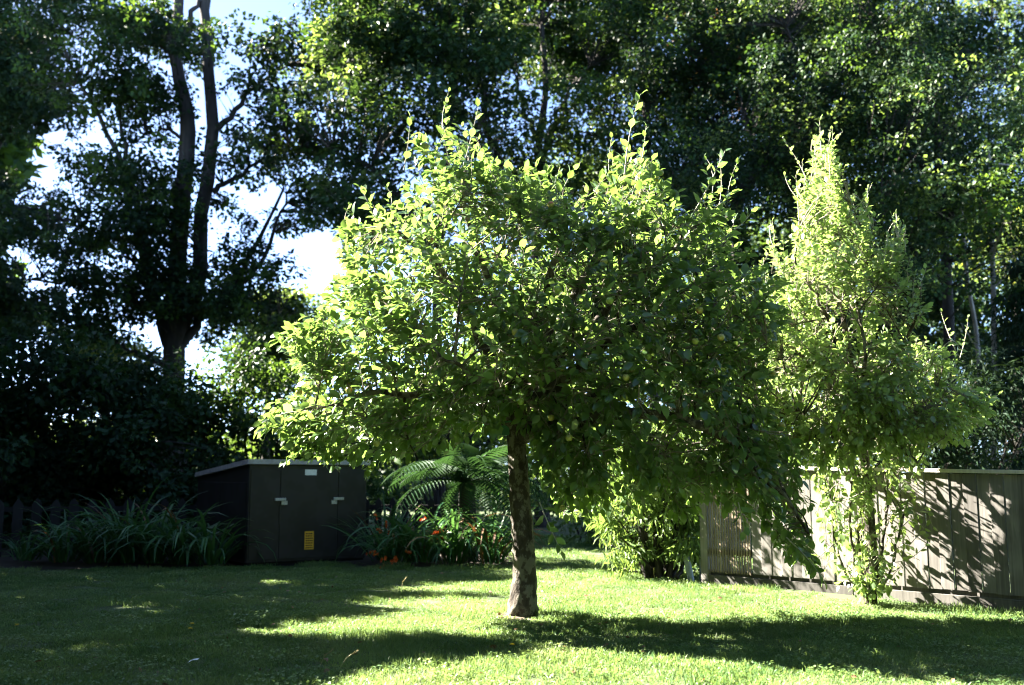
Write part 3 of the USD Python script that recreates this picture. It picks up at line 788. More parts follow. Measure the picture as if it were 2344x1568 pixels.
wood_tree('black-leaved tree leaning in from the left edge of the view', 40, [(-90, 1000), (-80, 700), (-60, 400), (-30, 150), (0, -60)],
          [([(-65, 450, 0), (20, 300, 0), (120, 200, 0), (220, 130, 0)], .12), ([(-75, 560, 0), (20, 480, 0), (130, 470, 0), (230, 500, 0)], .09), ([(-80, 640, 0), (30, 640, 0), (110, 700, 0)], .08), ([(-50, 300, 0), (40, 180, 0), (130, 60, 0)], .1)],
          [([(-60, -60), (180, -60), (200, 60), (120, 210), (150, 260), (-60, 300)], 34, 1.1), ([(-60, 430), (140, 440), (160, 520), (-60, 560)], 12, .9), ([(-60, 620), (90, 640), (120, 740), (-60, 800)], 14, .9)],
          [M_CONIFER, M_CONIFER], 53, r=1.45, leaf=.2, per=1.6)
wood_tree('dark tree whose limb slants up-left into the sky gap above the apple tree', 29, [(1010, 1000), (1000, 700), (1020, 400), (1035, 220), (1030, 60), (1020, -80)],
          [([(1005, 640, 0), (960, 520, -.5), (915, 455, -.8), (850, 385, -1), (760, 345, -1)], .17), ([(1015, 500, 0), (1090, 330, .3), (1110, 240, .5), (1098, 150, .5)], .15), ([(1000, 560, 0), (900, 540, 0), (800, 490, 0)], .08)],
          [([(760, -40), (1090, -40), (1100, 160), (1000, 200), (860, 170), (740, 60)], 26, 1.1), ([(700, 200), (960, 230), (960, 400), (830, 420), (730, 330)], 10, .7), ([(960, 260), (1120, 180), (1140, 420), (960, 460)], 7, .6), ([(740, 400), (900, 450), (960, 560), (800, 560)], 8, .8)],
          [M_CONIFER, M_DARK_LEAF, M_CONIFER, M_DARK_LEAF, M_LIGHT_LEAF], 41, per=2.6)
wood_tree('forked tree with pale sunlit leaves behind the apple tree top', 31, [(1240, 1000), (1230, 640), (1225, 450), (1235, 320), (1250, 190), (1240, 60), (1250, -100)],
          [([(1228, 420, 0), (1260, 300, 0), (1300, 210, 0), (1350, 150, 0)], .12), ([(1235, 330, 0), (1190, 230, 0), (1180, 140, 0)], .10), ([(1228, 480, 0), (1150, 400, 0), (1110, 250, 0), (1080, 130, 0)], .15), ([(1262, 310, 0), (1310, 240, 0), (1370, 250, 0)], .07)],
          [([(1120, 140), (1420, 130), (1460, 420), (1380, 520), (1140, 470)], 26, .9), ([(1080, -60), (1460, -60), (1440, 130), (1120, 150)], 24, 1.1)], [M_LIGHT_LEAF, M_WOOD_LEAF, M_DARK_LEAF], 42, leaf=.14, n_leaf=44)
wood_tree('straight-trunked dark tree above the apple tree right shoulder', 30, [(1500, 1000), (1490, 600), (1478, 200), (1475, 60), (1470, -100)],
          [([(1485, 420, 0), (1400, 330, 0), (1340, 300, 0)], .10), ([(1480, 260, 0), (1560, 160, 0), (1640, 90, 0)], .12), ([(1485, 500, 0), (1560, 420, 0), (1610, 350, 0)], .10)],
          [([(1420, -60), (1700, -60), (1720, 260), (1640, 420), (1440, 430), (1400, 200)], 44, 1.1)], [M_CONIFER, M_DARK_LEAF, M_CONIFER, M_CONIFER, M_DARK_LEAF, M_WOOD_LEAF], 43, leaf=.115, per=2.5, n_leaf=44)
wood_tree('copper-tinted tree high at the top of the wood', 37, [(1690, 1000), (1680, 500), (1650, 150), (1640, -60)],
          [([(1650, 160, 0), (1700, 60, 0), (1760, 0, 0)], .12), ([(1652, 190, 0), (1600, 90, 0)], .1)],
          [([(1580, -60), (1800, -60), (1800, 120), (1700, 260), (1560, 160)], 22, 1.2)], [M_COPPER_LEAF, M_DARK_LEAF, M_WOOD_LEAF], 44)
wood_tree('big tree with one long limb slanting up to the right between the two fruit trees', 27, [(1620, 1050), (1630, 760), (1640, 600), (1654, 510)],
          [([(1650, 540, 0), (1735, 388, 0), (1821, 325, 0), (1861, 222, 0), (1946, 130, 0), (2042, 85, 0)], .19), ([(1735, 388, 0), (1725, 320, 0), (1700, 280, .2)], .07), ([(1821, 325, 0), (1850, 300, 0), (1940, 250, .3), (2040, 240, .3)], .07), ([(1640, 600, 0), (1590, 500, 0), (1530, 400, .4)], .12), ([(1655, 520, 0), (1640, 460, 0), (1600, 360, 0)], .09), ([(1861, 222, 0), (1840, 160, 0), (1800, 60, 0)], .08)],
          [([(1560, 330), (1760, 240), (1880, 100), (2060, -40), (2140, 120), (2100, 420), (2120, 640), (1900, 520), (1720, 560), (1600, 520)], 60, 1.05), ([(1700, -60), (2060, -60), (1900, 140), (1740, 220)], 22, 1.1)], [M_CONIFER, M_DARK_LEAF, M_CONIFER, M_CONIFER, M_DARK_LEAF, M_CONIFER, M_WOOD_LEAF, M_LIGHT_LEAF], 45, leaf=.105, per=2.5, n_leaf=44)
wood_tree('dark tree right of the young fruit tree, with grey-green leaf clusters', 25, [(2180, 1100), (2170, 700), (2150, 400), (2145, 250)],
          [([(2160, 520, 0), (2240, 420, 0), (2330, 380, 0)], .09), ([(2150, 420, 0), (2060, 330, 0), (1990, 320, 0)], .09), ([(2150, 300, 0), (2230, 200, 0), (2320, 150, 0)], .09), ([(2165, 650, 0), (2080, 560, 0), (2020, 470, 0)], .08)],
          [([(2060, 60), (2260, 120), (2380, 340), (2380, 640), (2200, 700), (2060, 660), (2000, 420)], 52, 1.0)], [M_CONIFER, M_DARK_LEAF, M_CONIFER, M_DARK_LEAF, M_LIGHT_LEAF], 46, r=1.15, leaf=.105, per=2.4, n_leaf=40)
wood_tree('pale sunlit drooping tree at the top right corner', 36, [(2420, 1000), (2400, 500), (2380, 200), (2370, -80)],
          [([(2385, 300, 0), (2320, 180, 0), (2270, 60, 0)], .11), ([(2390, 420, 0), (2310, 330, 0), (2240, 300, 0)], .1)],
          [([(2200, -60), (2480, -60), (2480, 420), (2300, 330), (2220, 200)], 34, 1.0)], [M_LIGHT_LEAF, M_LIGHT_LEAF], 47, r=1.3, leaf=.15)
wood_tree('bright green tree between dark trunks at the right edge', 40, [(2330, 1000), (2330, 760), (2320, 560), (2310, 460)],
          [([(2325, 640, 0), (2270, 560, 0), (2230, 520, 0)], .09)],
          [([(2160, 470), (2440, 470), (2460, 700), (2320, 720), (2180, 640)], 16, .9)], [M_LIGHT_LEAF, M_YELLOW_LEAF], 48, r=1.2, leaf=.17)
wood_tree('tree filling the top middle of the wood with blackish leaves', 35, [(1860, 1000), (1870, 500), (1880, 100), (1890, -120)],
          [([(1870, 400, 0), (1800, 260, 0), (1760, 140, 0)], .12), ([(1878, 250, 0), (1960, 120, 0), (2020, 0, 0)], .12)],
          [([(1380, 380), (1560, 420), (1800, 500), (2200, 520), (2260, 860), (1900, 900), (1300, 760), (1100, 600), (1140, 450)], 60, 1.0), ([(1720, -80), (2260, -80), (2240, 500), (1760, 480)], 66, 1.0), ([(1180, -80), (1460, -80), (1460, 200), (1240, 200)], 22, 1.0)], [M_DARK_LEAF, M_CONIFER, M_CONIFER], 49, r=1.6, leaf=.18, per=2.1)
wood_tree('thin tree with a bare pale trunk at the right edge', 24, [(2274, 1100), (2276, 900), (2275, 780), (2273, 640), (2268, 480), (2262, 330)], [([(2274, 660, 0), (2310, 620, 0), (2340, 600, 0)], .03)],
          [([(2200, 330), (2340, 330), (2340, 560), (2220, 560)], 12, .8)], [M_WOOD_LEAF], 51, r=.8, leaf=.12, bark=M_BARK_P, trunk_r=(.08, .05), name='slender_tree')
wood_tree('leaning thin tree with a grey trunk just left of the bare pale trunk', 25, [(2260, 1100), (2245, 900), (2235, 760), (2215, 640), (2200, 480)], [([(2240, 800, 0), (2200, 740, 0)], .025)],
          [([(2140, 420), (2260, 420), (2250, 600), (2150, 600)], 8, .8)], [M_WOOD_LEAF], 52, r=.8, leaf=.12, bark=M_BARK_P, trunk_r=(.07, .04), name='slender_tree')


# conifer at the left edge: tiers of drooping flat boughs
def conifer(label, base, h, r, seed, tiers=14, per=9, name='conifer', zmin=1.5):
    g = np.random.default_rng(seed)
    t = thing(name, label, 'conifer', base)
    b = np.asarray(base, float)
    part(t, 'trunk', tube([b + (0, 0, -.1), b + (0, 0, h * .5), b + (0, 0, h)], [.35, .22, .03], 10, rough=.04, rng=g), M_BARK_D, smooth=50, world=True)
    pos, tw = [], []
    for i in range(tiers):
        z = zmin + (h - zmin) * i / tiers
        rr = r * (1 - .8 * i / tiers)
        for k in range(6):
            az = g.uniform(0, 2 * np.pi); ln = rr * g.uniform(.7, 1.15)
            o = np.array([math.cos(az), math.sin(az), 0]); sd = np.array([-o[1], o[0], 0])
            st = b + np.array([0, 0, z]); mid = st + o * ln * .5 + np.array([0, 0, .3]); en = st + o * ln + np.array([0, 0, -.25 * ln + .1])
            tw.append((st, mid, en))
            for q in range(int(per * ln)):
                s = g.uniform(.15, 1) ** .8
                c = (1 - s) ** 2 * st + 2 * s * (1 - s) * mid + s * s * en
                pos.append(c + sd * g.normal(0, .35 * (1.1 - .6 * s)) + np.array([0, 0, g.normal(0, .10) - .08]))
    tw = np.array(tw); pos = np.array(pos)
    part(t, 'boughs', tubes_thin(tw[:, 0], tw[:, 1], tw[:, 2], .05, .012, 4, 6), M_BARK_D, world=True, kind='stuff')
    protos = [(clump(seed * 5 + i, 46, .42, .35, .16, LANCE, .9, 1.2), M_CONIFER) for i in range(2)]
    s = g.uniform(.8, 1.3, len(pos))
    instancer(t, 'crown', protos, local(t, pos), quats_z(g, len(pos), .3), np.stack([s, s, s], 1), g.integers(0, 2, len(pos)))
    return t


b = at(2420, 1150, 23); b[2] = 0
conifer('black-green conifer behind the right end of the timber fence', b, 7, 2.6, 62, tiers=10, per=10, zmin=.5)

# ---------------------------------------------------------------- fruit trees
from scipy.spatial import cKDTree


def fruit_tree(name, label, base, y0, outline, depth_fn, trunk, trunk_r, limbs, shoots, n_twigs, mat, seed, leaf=(.085, .125), apples=0, front=1.0, bark=None, max_parts=300, gaps=.34, free=40, extra=()):
    g = np.random.default_rng(seed)
    t = thing(name, label, 'fruit tree', base)
    P = Polygon(outline).buffer(0)
    # trunk with burls
    tp = spline(trunk, 40)
    r = np.interp(np.linspace(0, 1, 40), np.linspace(0, 1, len(trunk_r)), trunk_r)
    part(t, 'trunk', tube(tp, r, 20, rough=.055, rng=g), bark or M_BARK_A, smooth=60, world=True)
    skel = []
    for l, r0 in limbs:
        lp = spline(l, 16); lp[3:-1] += g.normal(0, .03, (12, 3)) * min(1, r0 / .08)
        part(t, 'branch', tube(lp, np.linspace(r0, .012, 16), 9), bark or M_BARK_A, smooth=60, world=True)
        skel.append(spline(lp, 40)[6:])
    sk = np.vstack(skel)
    cen = np.array([at(P.centroid.x, P.centroid.y, y0)])[0]
    # twig tips through the crown, thicker near its surface
    x0, v0, x1, v1 = P.bounds
    tips = []
    while len(tips) < n_twigs:
        u, v = g.uniform(x0, x1), g.uniform(v0, v1)
        pt = Point(u, v)
        if not P.contains(pt):
            continue
        dist = P.exterior.distance(pt) * S / FPX * y0
        hd = depth_fn(dist)
        w = np.sign(g.uniform(-1, 1)) * g.uniform(0, 1) ** .5
        q = at(u, v, y0 + w * hd)
        if meshkit.noise(q * 1.7, seed) * .65 + meshkit.noise(q * 4.1, seed + 1) * .35 < gaps + .16 * g.uniform():
            continue
        tips.append(q)
    for pl, cnt in extra:                                      # sparse sprays low on the stems
        P2 = Polygon(pl); a0, b0, a1, b1 = P2.bounds; m = 0
        while m < cnt:
            u, v = g.uniform(a0, a1), g.uniform(b0, b1)
            if P2.contains(Point(u, v)):
                tips.append(at(u, v, y0 + g.uniform(-.45, .35))); m += 1
    tips = np.array(tips)
    out = unit(tips - cen) * np.array([1, 1, .7]) + np.array([0, 0, .42]) + g.normal(0, .38, tips.shape)
    rel = tips - np.array([0, 0, EYE]); kk = 1 / (rel[:, 1] * math.cos(PITCH) + rel[:, 2] * math.sin(PITCH))
    tips_uv = np.stack([(512 + FPX * rel[:, 0] * kk) / S, (342.5 - FPX * (rel[:, 2] * math.cos(PITCH) - rel[:, 1] * math.sin(PITCH)) * kk) / S], 1)
    low = np.clip((cen[2] - tips[:, 2]) / 1.5, 0, 1)[:, None]
    out = unit(out - np.array([0, 0, 1.0]) * low * .9)
    ln = g.uniform(.22, .5, (len(tips), 1))
    st = tips - out * ln
    sel = g.choice(len(st), min(150, len(st)), replace=False)
    d2, k2 = cKDTree(sk).query(st[sel] - np.array([0, 0, .3]))
    a2, e2_ = sk[k2], st[sel]
    m2 = a2 * .45 + e2_ * .55 + np.array([0, 0, .22]) * d2[:, None] * .5 + g.normal(0, .12, a2.shape) * d2[:, None]
    part(t, 'side_branches', tubes_thin(a2, m2, e2_, .008 + .012 * np.minimum(d2, 1.2), .006, 5, 8), bark or M_BARK_A, world=True, kind='stuff')
    tt = np.linspace(.15, 1, 9)[None, :, None]
    sk = np.vstack([sk, ((1 - tt) ** 2 * a2[:, None] + 2 * tt * (1 - tt) * m2[:, None] + tt**2 * e2_[:, None]).reshape(-1, 3)])
    dist, k = cKDTree(sk).query(st - np.array([0, 0, .08]))
    an = sk[k]; far = dist > .7
    an[far] = st[far] + (an[far] - st[far]) * (.7 / dist[far])[:, None]; dist = np.minimum(dist, .7)
    part(t, 'twigs', join([tubes_thin(an, an * .4 + st * .6 + np.array([0, 0, .2]) * dist[:, None] * .4 + g.normal(0, .05, an.shape), st, .006 + .006 * np.minimum(dist, 1.5), .0045, 4, 5),
                           tubes_thin(st, (st + tips) / 2 + g.normal(0, .02, st.shape), tips, .0045, .002, 3, 2)]), M_TWIG, world=True, kind='stuff')
    pos, al, up = [], [], []
    for j in range(11):                                        # leaves alternate along each twig, a whorl at the tip
        s = (j + 1) / 11
        az = j * 2.4 + g.uniform(0, 6.28, len(tips))
        e1 = unit(np.cross(out, [.3, .2, .93])); e2 = np.cross(out, e1)
        rad = np.cos(az)[:, None] * e1 + np.sin(az)[:, None] * e2
        q = st + out * ln * s
        a = unit(rad * (1.0 - .45 * s) + out * (.35 + .5 * s) + g.normal(0, .18, st.shape) - np.array([0, 0, .18]))
        pos.append(q + rad * .012); al.append(a); up.append(np.array([0, 0, 1.0]) + out * .35 + g.normal(0, .42, st.shape))
    pos, al, up = np.vstack(pos), np.vstack(al), np.vstack(up)
    size = g.uniform(leaf[0], leaf[1], len(pos))
    shoot_leaves = 0
    for s_uvy, r0 in shoots:                                   # the upright shoots that stand out against the wood
        q = spline([at(u, v, yy) for u, v, yy in s_uvy], 18)
        sh = part(t, 'shoot', tube(q, np.linspace(r0, .003, 18), 6), M_SHOOT, smooth=60, world=True)
        d = unit(np.gradient(q, axis=0))
        nn = int(np.linalg.norm(np.diff(q, axis=0), axis=1).sum() / .085) + 2
        for j in range(nn):
            s = .12 + .88 * j / (nn - 1)
            i = min(17, int(s * 17)); az = j * 2.4 + g.uniform(-.3, .3)
            e1 = unit(np.cross(d[i], [.3, .9, .1])); e2 = np.cross(d[i], e1)
            rad = math.cos(az) * e1 + math.sin(az) * e2
            m = leaves(LEAF8, (q[i] + rad * .01)[None], (rad * (1.05 - .6 * s) + d[i] * (.5 + .5 * s) - np.array([0, 0, .08]))[None], (d[i] * .9 + g.normal(0, .2, 3) + np.array([0, 0, .4]))[None], leaf[1] * (1.15 - .45 * s))
            part(sh, 'leaf', (local(t, m[0]), m[1]), mat, smooth=True)
            shoot_leaves += 1
    # more upright shoots all over the top, their leaves part of the foliage
    ex = np.array(P.exterior.coords)
    topv = np.array([ex[np.abs(ex[:, 0] - u) < 60][:, 1].min() if (np.abs(ex[:, 0] - u) < 60).any() else 1e9 for u in tips_uv[:, 0]])
    cand = np.where((tips_uv[:, 1] - topv < 170) & (out[:, 2] > .2))[0]
    st_, md_, en_ = [], [], []
    for i in g.choice(cand, min(free, len(cand)), replace=False):
        hgt = g.uniform(.25, .62) * leaf[1] / .14
        a_, e_ = tips[i], tips[i] + np.array([g.normal(0, .24), g.normal(0, .24), 1.0]) * hgt * g.uniform(.6, 1.15)
        m_ = (a_ + e_) / 2 + g.normal(0, .05, 3)
        st_.append(a_); md_.append(m_); en_.append(e_)
        for j in range(int(hgt / .055)):
            s = (j + 1) / int(hgt / .055); az = j * 2.4 + g.uniform(-.3, .3)
            rad = np.array([math.cos(az), math.sin(az), 0])
            pos = np.vstack([pos, (a_ + (e_ - a_) * s)[None]]); al = np.vstack([al, unit(rad * (1 - .6 * s) + np.array([0, 0, .45 + .5 * s]))[None]]); up = np.vstack([up, np.array([[0, 0, 1.0]]) - rad * .5 + g.normal(0, .2, (1, 3))])
            size = np.append(size, leaf[1] * g.uniform(.55, 1.0) * (1.1 - .6 * s))
    part(t, 'shoots', tubes_thin(np.array(st_), np.array(md_), np.array(en_), .0055, .002, 4, 4), M_SHOOT, world=True, kind='stuff')
    # the leaves that show largest are parts of their own, the others one part
    show = size / pos[:, 1] * (1 - .5 * np.clip((pos[:, 1] - pos[:, 1].min() - .4) / 1.2, 0, 1)) * g.uniform(.85, 1, len(pos))
    order = np.argsort(-show)
    own = order[:max(0, max_parts - shoot_leaves)]; rest = order[len(own):]
    for i in own:
        part(t, 'leaf', leaves(LEAF8, pos[i:i + 1], al[i:i + 1], up[i:i + 1], size[i:i + 1]), mat, smooth=True, world=True)
    part(t, 'foliage', leaves(LEAF8, pos[rest], al[rest], up[rest], size[rest]), mat, smooth=True, world=True, kind='stuff')
    if apples:
        prof = np.array([[0.002, -.80], [.35, -.92], [.7, -.72], [.95, -.2], [1.0, .15], [.85, .62], [.5, .86], [.2, .80], [.002, .66]])
        m = trimesh.creation.revolve(prof, sections=14)
        frontish = np.where(tips[:, 1] < y0 + .2)[0]
        for i in g.choice(frontish, apples, replace=False):
            rr = g.uniform(.030, .039)
            c = tips[i] + np.array([g.normal(0, .05), -.05, -.06])
            ap = part(t, 'apple', (np.array(m.vertices) * rr + c, np.array(m.faces)), M_FRUIT, smooth=50, world=True)
            part(ap, 'stalk', (local(t, tube([c + (0, 0, rr * .65), c + (.004, 0, rr * 1.35)], [.0025, .002], 4)[0]), tube([(0, 0, 0), (0, 0, 1)], [1, 1], 4)[1]), M_TWIG)
    return t


y0 = TREE[1]
B = lambda u, v, d=0.0: at(u, v, y0 + d)
crown_apple = [(575, 985), (610, 935), (700, 880), (630, 775), (690, 735), (735, 690), (770, 620), (765, 550), (820, 470), (880, 455), (925, 400), (935, 320), (985, 315), (1040, 290), (1085, 290), (1115, 350), (1145, 390), (1220, 375), (1300, 405), (1355, 435), (1395, 385), (1420, 345), (1490, 350), (1530, 410), (1600, 470), (1660, 425), (1695, 450), (1705, 540), (1735, 590), (1785, 640), (1800, 740), (1770, 860), (1775, 960), (1830, 1060), (1870, 1140), (1850, 1240), (1880, 1320), (1820, 1290), (1760, 1200), (1700, 1190), (1640, 1130), (1600, 1190), (1500, 1200), (1400, 1215), (1310, 1165), (1245, 1130), (1225, 1010), (1140, 1010), (1060, 1010), (960, 1025), (890, 1050), (825, 1095), (770, 1045), (690, 1060), (650, 1058), (660, 990)]
trunk = [TREE + (0, 0, -.1), B(1196, 1395), B(1200, 1330), B(1199, 1265), B(1194, 1190), B(1188, 1110), B(1184, 1040), B(1180, 960), B(1172, 900)]
limbs = [([B(1182, 985), B(1120, 930, -.1), B(1000, 900, -.3), B(860, 900, -.5), B(720, 935, -.5)], .085), ([B(1180, 960), B(1050, 840, .2), B(900, 760, .4), B(760, 760, .4)], .08), ([B(1176, 930), B(1090, 760), B(990, 600, -.2), B(880, 520, -.3)], .085),
         ([B(1174, 915), B(1150, 760, .3), B(1090, 560, .3), B(1030, 380, .2)], .085), ([B(1172, 900), B(1230, 740, -.3), B(1280, 580, -.4), B(1300, 470, -.3)], .08), ([B(1173, 900), B(1300, 700, .4), B(1400, 540, .4), B(1440, 400, .2)], .09),
         ([B(1180, 950), B(1330, 830, -.4), B(1480, 720, -.7), B(1600, 640, -.8)], .085), ([B(1184, 985), B(1340, 920, .4), B(1520, 840, .6), B(1700, 760, .5)], .085), ([B(1186, 1005), B(1330, 960, -.5), B(1500, 950, -.9), B(1650, 1000, -.9), B(1760, 1100, -.7), B(1850, 1220, -.5)], .08),
         ([B(1178, 930), B(1240, 860, -.8), B(1330, 800, -1.3)], .06), ([B(1180, 940), B(1100, 880, -.8), B(1010, 820, -1.3)], .06), ([B(1182, 970), B(1280, 960, .8), B(1400, 980, 1.2), B(1500, 1050, 1.3)], .07), ([B(1180, 950), B(1080, 900, .9), B(960, 900, 1.3)], .06), ([B(1176, 920), B(1460, 640, -.2), B(1620, 500, -.1)], .07)]
shoots = [([(1430, 400, y0 - .2), (1438, 330, y0 - .25), (1450, 270, y0 - .25), (1466, 215, y0 - .2)], .011), ([(1570, 520, y0 - .5), (1620, 430, y0 - .55), (1660, 345, y0 - .5)], .011), ([(1050, 420, y0), (1075, 330, y0), (1095, 245, y0)], .010), ([(925, 390, y0 + .2), (935, 320, y0 + .2), (940, 265, y0 + .2)], .008),
          ([(880, 540, y0 - .3), (845, 470, y0 - .3), (828, 430, y0 - .3)], .009), ([(1240, 520, y0 - .7), (1290, 430, y0 - .7), (1310, 390, y0 - .7)], .009), ([(1350, 560, y0 - .6), (1390, 470, y0 - .6), (1420, 400, y0 - .6)], .010), ([(1640, 560, y0 - .3), (1700, 510, y0 - .3), (1725, 480, y0 - .3)], .009),
          ([(700, 940, y0 - .5), (640, 950, y0 - .5), (580, 980, y0 - .5)], .009), ([(730, 800, y0 + .3), (690, 760, y0 + .3), (635, 768, y0 + .3)], .008), ([(690, 1000, y0 - .5), (670, 1030, y0 - .5), (655, 1055, y0 - .5)], .007), ([(1235, 1150, y0 - .7), (1260, 1210, y0 - .8), (1285, 1262, y0 - .8)], .008), ([(1800, 1230, y0 - .6), (1850, 1280, y0 - .6), (1888, 1330, y0 - .6)], .008), ([(1690, 1150, y0 - 1), (1700, 1190, y0 - 1), (1705, 1215, y0 - 1)], .007)]
apple = fruit_tree('apple_tree', 'spreading apple tree in full leaf with small apples, alone on the lawn', (TREE[0], TREE[1], 0), y0, crown_apple, lambda d: np.minimum(1.6, .30 + 1.2 * np.sqrt(d)), trunk,
                   (.185, .168, .128, .120, .116, .108, .104, .10, .085), limbs, shoots, 2600, M_APPLE_LEAF, 101, leaf=(.055, .15), apples=60, free=32)

y1 = YOUNG[1]
C = lambda u, v, d=0.0: at(u, v, y1 + d)
crown_young = [(1878, 300), (1858, 390), (1822, 430), (1840, 510), (1762, 555), (1775, 600), (1790, 650), (1705, 690), (1685, 800), (1690, 900), (1700, 1000), (1800, 1070), (1870, 1120), (1930, 1090), (1990, 1120), (2040, 1080), (2110, 1090), (2130, 1020), (2200, 1020), (2255, 980), (2285, 905), (2160, 880), (2215, 830), (2185, 785), (2105, 755), (2140, 680), (2118, 612), (2035, 670), (2078, 580), (2060, 540), (1985, 585), (2005, 490), (1925, 460), (1920, 390), (1900, 330)]
trunk = [YOUNG + (0, 0, -.1), C(1992, 1350), C(1995, 1280), C(1990, 1190), C(1980, 1090), C(1972, 1000), C(1950, 860), C(1925, 680), C(1905, 500), C(1885, 340)]
limbs = [([C(1985, 1120), C(1930, 1050, -.2), C(1880, 1010, -.3), C(1830, 960, -.4)], .045), ([C(1975, 1030), C(2050, 950, .1), C(2130, 930, .1), C(2240, 930, .1)], .035), ([C(1970, 990), C(2030, 850, -.2), C(2090, 740, -.3), C(2110, 650, -.2)], .035), ([C(1965, 960), C(1870, 850, .2), C(1790, 780, .2), C(1740, 800, .3)], .035), ([C(1945, 830), C(1880, 700, -.3), C(1820, 600, -.2)], .03), ([C(1930, 720), C(1980, 600, .2), C(2050, 570, .2)], .025),
         ([C(1960, 930), C(1980, 820, -.6), C(1960, 700, -.6)], .03), ([C(1962, 940), C(2040, 1000, -.5), C(2100, 1060, -.5)], .03), ([C(1986, 1370, -.05), C(1958, 1290, -.1), C(1946, 1200, -.1), C(1950, 1100)], .024), ([C(2000, 1368), C(2014, 1290), C(2026, 1200, .1), C(2034, 1100, .1)], .022), ([C(1988, 1372), C(1970, 1290, -.1), C(1960, 1200, -.2)], .018), ([C(1984, 1372), C(1935, 1310, -.2), C(1912, 1230, -.25), C(1905, 1150, -.3)], .015), ([C(2002, 1370), C(2038, 1310, -.15), C(2056, 1230, -.15), C(2075, 1150, -.1)], .015)]
shoots = [([(1885, 400, y1), (1880, 340, y1), (1876, 275, y1)], .009), ([(1830, 520, y1 - .2), (1826, 450, y1 - .2), (1822, 400, y1 - .2)], .008), ([(2040, 620, y1), (2060, 560, y1), (2065, 525, y1)], .008), ([(1800, 640, y1), (1775, 590, y1), (1760, 560, y1)], .007), ([(2090, 680, y1), (2110, 640, y1), (2120, 615, y1)], .007), ([(2180, 950, y1), (2240, 930, y1), (2285, 905, y1)], .007), ([(2150, 800, y1), (2180, 780, y1), (2200, 800, y1)], .006),
          ([(1930, 1230, y1 - .3), (1880, 1270, y1 - .4), (1850, 1300, y1 - .4)], .007), ([(2030, 1290, y1 - .1), (2080, 1280, y1 - .2), (2120, 1250, y1 - .2)], .005), ([(2040, 1200, y1 - .1), (2060, 1160, y1 - .1), (2090, 1150, y1 - .1)], .005), ([(1985, 1360, y1 - .1), (2010, 1330, y1 - .1), (2025, 1300, y1 - .1)], .004)]
shoots += [([(1990 + a, b, y1 - .2), (1990 + a + c * .6, b - 25, y1 - .25), (1990 + a + c, b + d, y1 - .3)], .005) for a, b, c, d in [(-120, 1270, -55, 20), (-130, 1210, -50, 30), (-60, 1290, -45, 40), (-50, 1220, -40, 10), (-30, 1330, -40, -30), (10, 1300, 35, -30), (50, 1270, 50, -10), (70, 1210, 55, 0), (100, 1190, 45, 15), (-10, 1240, 40, -40), (20, 1200, 50, -30), (-40, 1170, -60, 0), (-20, 1350, -50, -10), (15, 1350, 40, -20), (0, 1180, -40, -30), (90, 1250, 40, -20)]]
fruit_tree('young_fruit_tree', 'pointed young fruit tree with several stems in front of the timber fence', (YOUNG[0], YOUNG[1], 0), y1, crown_young, lambda d: np.minimum(1.3, .25 + 1.0 * np.sqrt(d)), trunk,
           (.10, .082, .072, .066, .058, .055, .045, .03, .018, .008), limbs, shoots, 1600, M_PEAR_LEAF, 102, leaf=(.05, .115), apples=8, gaps=.45, free=70, extra=[([(1850, 1110), (2110, 1090), (2095, 1210), (2040, 1330), (1950, 1340), (1880, 1270)], 85), ([(1955, 1300), (2030, 1300), (2040, 1375), (1950, 1375)], 22)])

# green box on the apple trunk
bp = B(1140, 985)
gb = thing('nest_box', 'green wooden box with a sloping roof fixed to the left of the apple trunk', 'nest box', (bp[0], bp[1] - .05, bp[2]), .12)
part(gb, 'case', box(-.14, .12, -.05, .07, -.055, .05, .004), M_GREENBOX)
part(gb, 'roof', sloped_bar(-.16, .14, -.075, .09, .052, .085, .016), M_GREENBOX)
part(gb, 'bracket', box(.12, .20, -.012, .012, -.02, .01), M_STEEL)

# ---------------------------------------------------------------- small things on the lawn
def dandelion(u, v, label, s=1.0):
    b = on_ground(u, v); b[2] = ground_z(b[0], b[1])
    t = thing('dandelion', label, 'flower', b)
    part(t, 'stem', tube([(0, 0, -.01), (.004, 0, .04), (.008, 0, .075)], [.0022, .002, .002], 5), M_STRAP)
    aa = np.linspace(0, 2 * np.pi, 18, endpoint=False); rr = np.concatenate([np.full(18, 1.0), np.full(18, .45)])
    aa = np.concatenate([aa, aa + .2])
    al = np.stack([np.cos(aa), np.sin(aa), .25 + (1 - rr) * 1.3], 1)
    part(t, 'flower_head', leaves(LANCE, np.tile((.008, 0, .075), (36, 1)), al, np.tile((0, 0, 1.0), (36, 1)), .024 * s, 1.5), M_DANDELION)


for i, (u, v, lab) in enumerate([(437, 1447, 'farther of the two yellow dandelions together on the shaded lawn'), (433, 1459, 'nearer of the two yellow dandelions together on the shaded lawn'), (36, 1442, 'lone yellow dandelion in the dark grass at the left edge'), (1170, 1506, 'yellow dandelion on the front lawn below the apple trunk'), (1152, 1288, 'tiny yellow flower at the edge of the bed left of the apple trunk'), (1808, 1528, 'yellow flower in the shadow band right of centre, front lawn')][:5]):
    dandelion(u, v, lab, 1.1)


